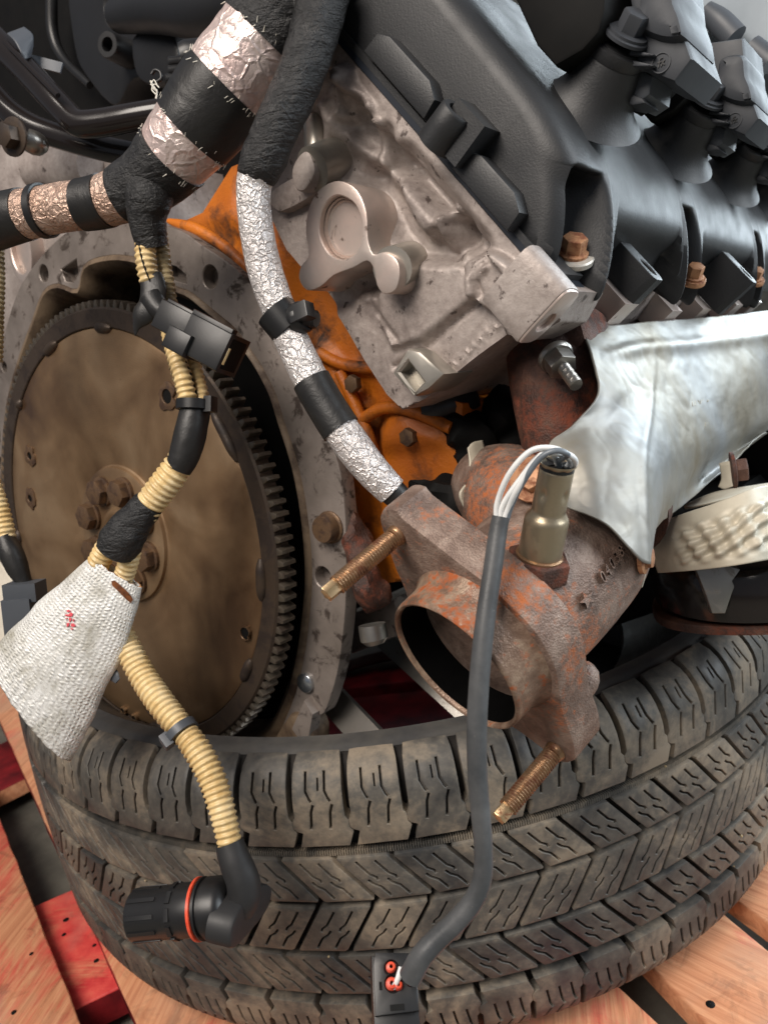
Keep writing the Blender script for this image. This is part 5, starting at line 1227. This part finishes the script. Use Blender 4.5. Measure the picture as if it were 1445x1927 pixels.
def onsl(px, py, lift):
    best = None
    for v in slvv:
        q = topix(v); d = (q[0]-px)**2 + (q[1]-py)**2 + (0 if q[2] < .50 else 900)*0
        key = d + max(0, q[2] - .47)*3000
        if best is None or key < best[0]: best = (key, q[2])
    return PX(px, py, best[1] - lift)
# scorch slot and smudged red stamp, lying on the cloth
def decal(name, pts, mat, lift):
    c = np.mean(np.array(pts), 0); ring = resamp(pts, 3.0); vs_ = [onsl(c[0], c[1], lift)] + [onsl(x, y, lift) for x, y in ring] + [onsl(x, y, -.001) for x, y in ring]; n = len(ring)
    fs_ = [(0, 1 + k, 1 + (k+1) % n) for k in range(n)] + [(1 + k, 1 + (k+1) % n, 1 + n + (k+1) % n, 1 + n + k) for k in range(n)]
    return mk(name, vs_, fs_, mat, slv)
decal('scorch_mark', [(210, 1094), (216, 1092), (230, 1104), (243, 1116), (251, 1128), (247, 1135), (238, 1128), (224, 1114), (212, 1102)], M['burn'], .0012)
for blob in ([(125, 1149), (130, 1147), (134, 1150), (128, 1152)], [(122, 1157), (130, 1156), (134, 1152), (138, 1155), (136, 1160), (130, 1160), (124, 1159)], [(123, 1163), (127, 1162), (126, 1165)], [(130, 1163), (135, 1163), (134, 1168), (131, 1170)], [(136, 1166), (140, 1165), (139, 1170)], [(126, 1173), (131, 1172), (130, 1178), (126, 1180)], [(134, 1174), (139, 1173), (143, 1178), (138, 1180), (134, 1178)], [(133, 1182), (138, 1183), (136, 1186)]):
    decal('red_stamp', blob, M['redink'], .0009)
# lower loom to the round plug
loomtube('loom', [(215, 1160, .50, 44), (236, 1208, .497, 46), (268, 1270, .49, 48), (305, 1325, .48, 50), (342, 1372, .472, 48)], M['loom'], pig, .0038)
loomtube('loom', [(340, 1368, .472, 44), (372, 1412, .465, 50), (398, 1462, .46, 50), (417, 1520, .455, 48), (430, 1575, .452, 44), (434, 1596, .452, 42)], M['loom'], pig, .0035)
tie('cable_tie', PX(342, 1375, .471), PX(360, 1398, .468) - PX(325, 1350, .475), .0088, .0058, M['grey plastic'], pig, -CR*.6 - CU*.5 - CF*.5)
bt = spath([(432, 1586, .452, 52), (442, 1618, .45, 58), (455, 1650, .449, 62), (460, 1682, .449, 62), (452, 1712, .45, 56)])
mk('rubber_boot', *tube(band(bt, 0, 4, 0, 12), 32, 0.0013, wrap(.035, 60, 51, .006)), M['rubber'], pig, sharp=80)
mk('boot_shell', *plate([(a, b) for a, b in closed_catmull([(-.010, .020), (.004, .024), (.012, .012), (.013, -.006), (.006, -.024), (-.002, -.028), (-.010, -.018)], 4)], [], -.004, .012, .0025, frame(PX(440, 1712, .455), CR*.95 - CF*.3 + CU*-.05, CU)), M['rubber'], pig)
pa, pb = PX(418, 1706, .452), PX(256, 1722, .462); pax = (pb - pa).normalized(); Lp = (pb - pa).length; fr = frame(pa, pax, CU)
rp = 50*.455/F0
plg = mk('round_plug', *lathe([(rp*.7, -.006), (rp*.98, -.004), (rp*1.08, 0), (rp*1.08, .008), (rp*1.0, .0085), (rp*1.0, .010), (rp*1.10, .0105), (rp*1.10, .0115), (rp*1.02, .012), (rp*1.02, .016), (rp*.96, .0165), (rp*.96, .030), (rp*.94, .0305), (rp*.94, Lp*.98), (rp*.90, Lp), (rp*.80, Lp), (rp*.78, Lp*.8), (.0003, Lp*.8)], fr, 64), M['black plastic'], pig, sharp=50)
mk('seal_ring', *lathe([(rp*1.03, .0128), (rp*1.11, .0132), (rp*1.11, .0148), (rp*1.03, .0152)], fr, 64), M['red seal'], pig)
for k in range(10):
    a = k*.6283; f3 = lambda x, y, z, a=a: fr(x*math.cos(a) - y*math.sin(a), x*math.sin(a) + y*math.cos(a), z)
    mk('plug_key', *box(f3, rp*.90, rp*.975, -.0012, .0012, Lp*.66, Lp*.985, .0002), M['black plastic'], plg)
    mk('plug_key', *box(f3, rp*.90, rp*1.0, -.0035, .0035, .0265, .0295, .0002), M['black plastic'], plg)
mk('loose_flap', *tube(pxpath([(205, 1262, .50, 6), (214, 1270, .495, 26), (222, 1282, .493, 14)]), 12, .001, aspect=.3), M['grey plastic'], pig)
# ------------------------------------------------------------------ loom at the left edge with grey plug
lef = thing('side_loom', 'cream loom with black tape and grey plug at the left edge beside the flexplate', 'wiring loom', tuple(PX(45, 1120, .52)))
loomtube('loom', [(-8, 430, .55, 26), (-4, 520, .55, 26), (-6, 600, .55, 26), (-8, 680, .55, 26)], M['loomd'], lef)
loomtube('loom', [(-22, 880, .53, 28), (-10, 920, .53, 30), (2, 960, .53, 32), (12, 1000, .53, 32), (16, 1030, .53, 30)], M['loom'], lef)
mk('tape_wrap', *tube(pxpath([(8, 1012, .529, 36), (22, 1040, .528, 44), (34, 1070, .528, 40), (48, 1098, .528, 26)]), 24, .0014, wrap(.05, 60, 61)), M['tape'], lef)
mk('plug', *box(frame(PX(52, 1122, .525), -CU*.97 + CF*.1 + CR*.06, CR), -.012, .010, -.009, .009, -.010, .003, .0012), M['grey plastic'], lef)
mk('plug_shell', *box(frame(PX(54, 1150, .525), -CU*.97 + CF*.1 + CR*.06, CR), -.013, .006, -.010, .010, -.010, .05, .0012), M['grey plastic'], lef)
rg_ = patch([[(-80, 1020, .60), (-20, 1040, .585), (20, 1090, .58), (30, 1140, .58)], [(-90, 1090, .61), (-20, 1120, .59), (10, 1160, .585), (20, 1190, .585)], [(-90, 1180, .62), (-30, 1200, .60), (0, 1230, .59), (10, 1250, .59)]], 8, 8, lambda u, v, p: .003*noise.noise(p*40))
o = mk('rag', *rg_, M['rag']); q = o.modifiers.new('sheet', 'SOLIDIFY'); q.thickness = .002; tag(o, 'crumpled white rag at the left edge behind the grey plug', 'rag')
# ------------------------------------------------------------------ upper left: intake side of the engine, mostly in shadow
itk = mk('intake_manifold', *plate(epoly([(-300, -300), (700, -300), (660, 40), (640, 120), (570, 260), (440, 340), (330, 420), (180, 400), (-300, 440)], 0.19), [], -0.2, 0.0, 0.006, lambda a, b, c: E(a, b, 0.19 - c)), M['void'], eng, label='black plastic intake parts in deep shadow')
mk('intake_panel', *plate([(a, b) for a, b in closed_catmull(epoly([(132, -60), (250, -60), (330, 0), (330, 120), (250, 150), (215, 200), (165, 150), (138, 90)], 0.15), 4)], [(circ(*e2(212, 14, .15), .011, 22, .016), .02)], -0.05, 0.0, 0.005, lambda a, b, c: E(a, b, 0.15 - c)), M['black plastic'], itk)
mk('intake_boss', *lathe([(.0125, -.03), (.0115, 0), (.0105, .0012), (.0062, .0012), (.0056, 0), (.005, -.02), (.0002, -.02)], frame(ep(204, 84, .12), -EA + CR*.3, CU), 26), M['black plastic'], itk)
mk('intake_rib', *plate([(a, b) for a, b in closed_catmull(epoly([(248, 70), (290, 55), (330, 70), (330, 135), (290, 160), (255, 140)], .12), 4)], [], -.03, 0, .004, lambda a, b, c: E(a, b, .12 - c)), M['black plastic'], itk)
mk('intake_neck', *tube([(ep(225, 30, .12), .014), (ep(300, 18, .11), .018), (ep(380, 20, .10), .02), (ep(470, 0, .09), .02)], 24, .004), M['black plastic'], itk)
mk('intake_fin', *tube([(ep(98, -20, .16), .006), (ep(100, 60, .16), .006), (ep(120, 110, .16), .005), (ep(170, 160, .16), .004)], 10, .004), M['black plastic'], itk)
# glossy steel pipes
pp = thing('coolant_pipe', 'glossy black bent pipe running behind the foil banded harness', 'pipe', tuple(PX(140, 240, .57)))
mk('pipe', *tube([(PX(x, y, d), w_*.5*d/F0) for x, y, d, w_ in ((-60, 20, .60, 50), (0, 82, .59, 50), (50, 132, .58, 50), (100, 186, .57, 50), (128, 216, .566, 50), (142, 229, .564, 50), (160, 234, .562, 50), (200, 230, .558, 50), (280, 216, .55, 50), (420, 195, .54, 50))], 32, .003), M['gloss tube'], pp)
mk('pipe_bead', *tube(pxpath([(10, 78, .57, 10), (60, 130, .56, 10), (110, 180, .55, 10)]), 12, .003), M['gloss tube'], pp)
p2 = thing('lower_pipe', 'second glossy black pipe below and behind the bent pipe', 'pipe', tuple(PX(100, 260, .6)))
mk('pipe', *tube([(PX(x, y, d), w_*.5*d/F0) for x, y, d, w_ in ((-60, 110, .62, 46), (0, 190, .61, 46), (50, 232, .605, 46), (110, 256, .60, 46), (200, 280, .59, 46), (300, 300, .58, 46))], 28, .003), M['gloss tube'], p2)
vb, fb = patch([[(14, 62, .57), (30, 56, .575), (46, 50, .58)], [(28, 76, .565), (46, 70, .57), (62, 64, .575)], [(40, 96, .565), (54, 92, .57), (64, 84, .575)], [(48, 112, .568), (54, 110, .57), (60, 108, .575)]], 6, 6)
o = mk('spring_clip', vb, fb, M['grey plastic'], pp); q = o.modifiers.new('sheet', 'SOLIDIFY'); q.thickness = .0015
mk('clip_tail', *box(frame(PX(84, 120, .585), CR*.95 - CU*.25, CU), -.004, .004, -.001, .001, -.012, .014, .0004), M['grey plastic'], pp)
# far cylinder head behind the flange
fh = mk('far_cylinder_head', *plate(epoly([(-200, 230), (-20, 235), (60, 270), (150, 275), (270, 300), (300, 430), (150, 440), (100, 470), (40, 560), (10, 640), (-200, 640)], .10), [], -.2, 0, .008, lambda a, b, c: E(a, b, .10 - c)), M['head'], eng)
cx, cy = e2(36, 470, .085)
mk('core_plug_boss', *plate(circ(cx, cy, .022, 30, .034), [(circ(cx, cy, .0155, 28, .024), .006)], -.02, 0, .0015, lambda a, b, c: E(a, b, .085 - c)), M['machined'], fh)
mk('casting_barrel', *tube([(ep(70, 320, .08), .020), (ep(120, 318, .085), .021), (ep(180, 315, .09), .02)], 22, .004), M['head'], fh)
fr = frame(PX(28, 258, .56), -EA + CR*.2, CU); mb = MB(); mb.add(lathe([(.0135, 0), (.0135, .0016), (.011, .0022)], fr, 26, True)); mb.add(hexprism(fr, .0090, .009, .0012, .001)); mb.build('nut', M['gear'], fh)
mk('bolt_shank', *tube([(PX(50, 262, .57), .008), (PX(72, 272, .575), .0085), (PX(82, 276, .58), .005)], 16, .003), M['steel'], fh)
# cut wire ends beside the trunk
ce = thing('cut_connector', 'small black connector with cut tube ends beside the foil harness', 'connector', tuple(PX(330, 130, .50)))
mk('shell', *tube([(PX(420, 100, .50), .010), (PX(352, 108, .497), .010), (PX(344, 110, .497), .009)], 22, .003), M['black plastic'], ce)
for x, y in ((318, 118), (318, 134), (312, 150)):
    mk('cut_tube', *tube([(PX(x + 40, y - 4, .498), .0034), (PX(x, y, .495), .0034), (PX(x - 1, y, .495), .0026)], 16, .002), M['black plastic'], ce)
mk('clip_ring', *tube(pxpath([(286, 140, .494, 7), (292, 132, .493, 7), (302, 136, .492, 7), (304, 148, .492, 7), (296, 154, .493, 7)]), 10, .001), M['black plastic'], ce)
mk('frayed_twine', *tube(pxpath([(284, 152, .492, 4), (290, 166, .492, 5), (296, 172, .492, 4), (294, 186, .492, 3)]), 8, .0008, wrap(.5, 300, 5)), M['chalk'], ce)
# dim workshop wall far behind
bw = mk('workshop_wall', [(-6, 3.5, -.062), (6, 3.5, -.062), (6, 3.5, 3.4), (-6, 3.5, 3.4)], [(0, 1, 2, 3)], M['concrete'], smooth=False); tag(bw, 'plain workshop wall', None, None, 'structure')
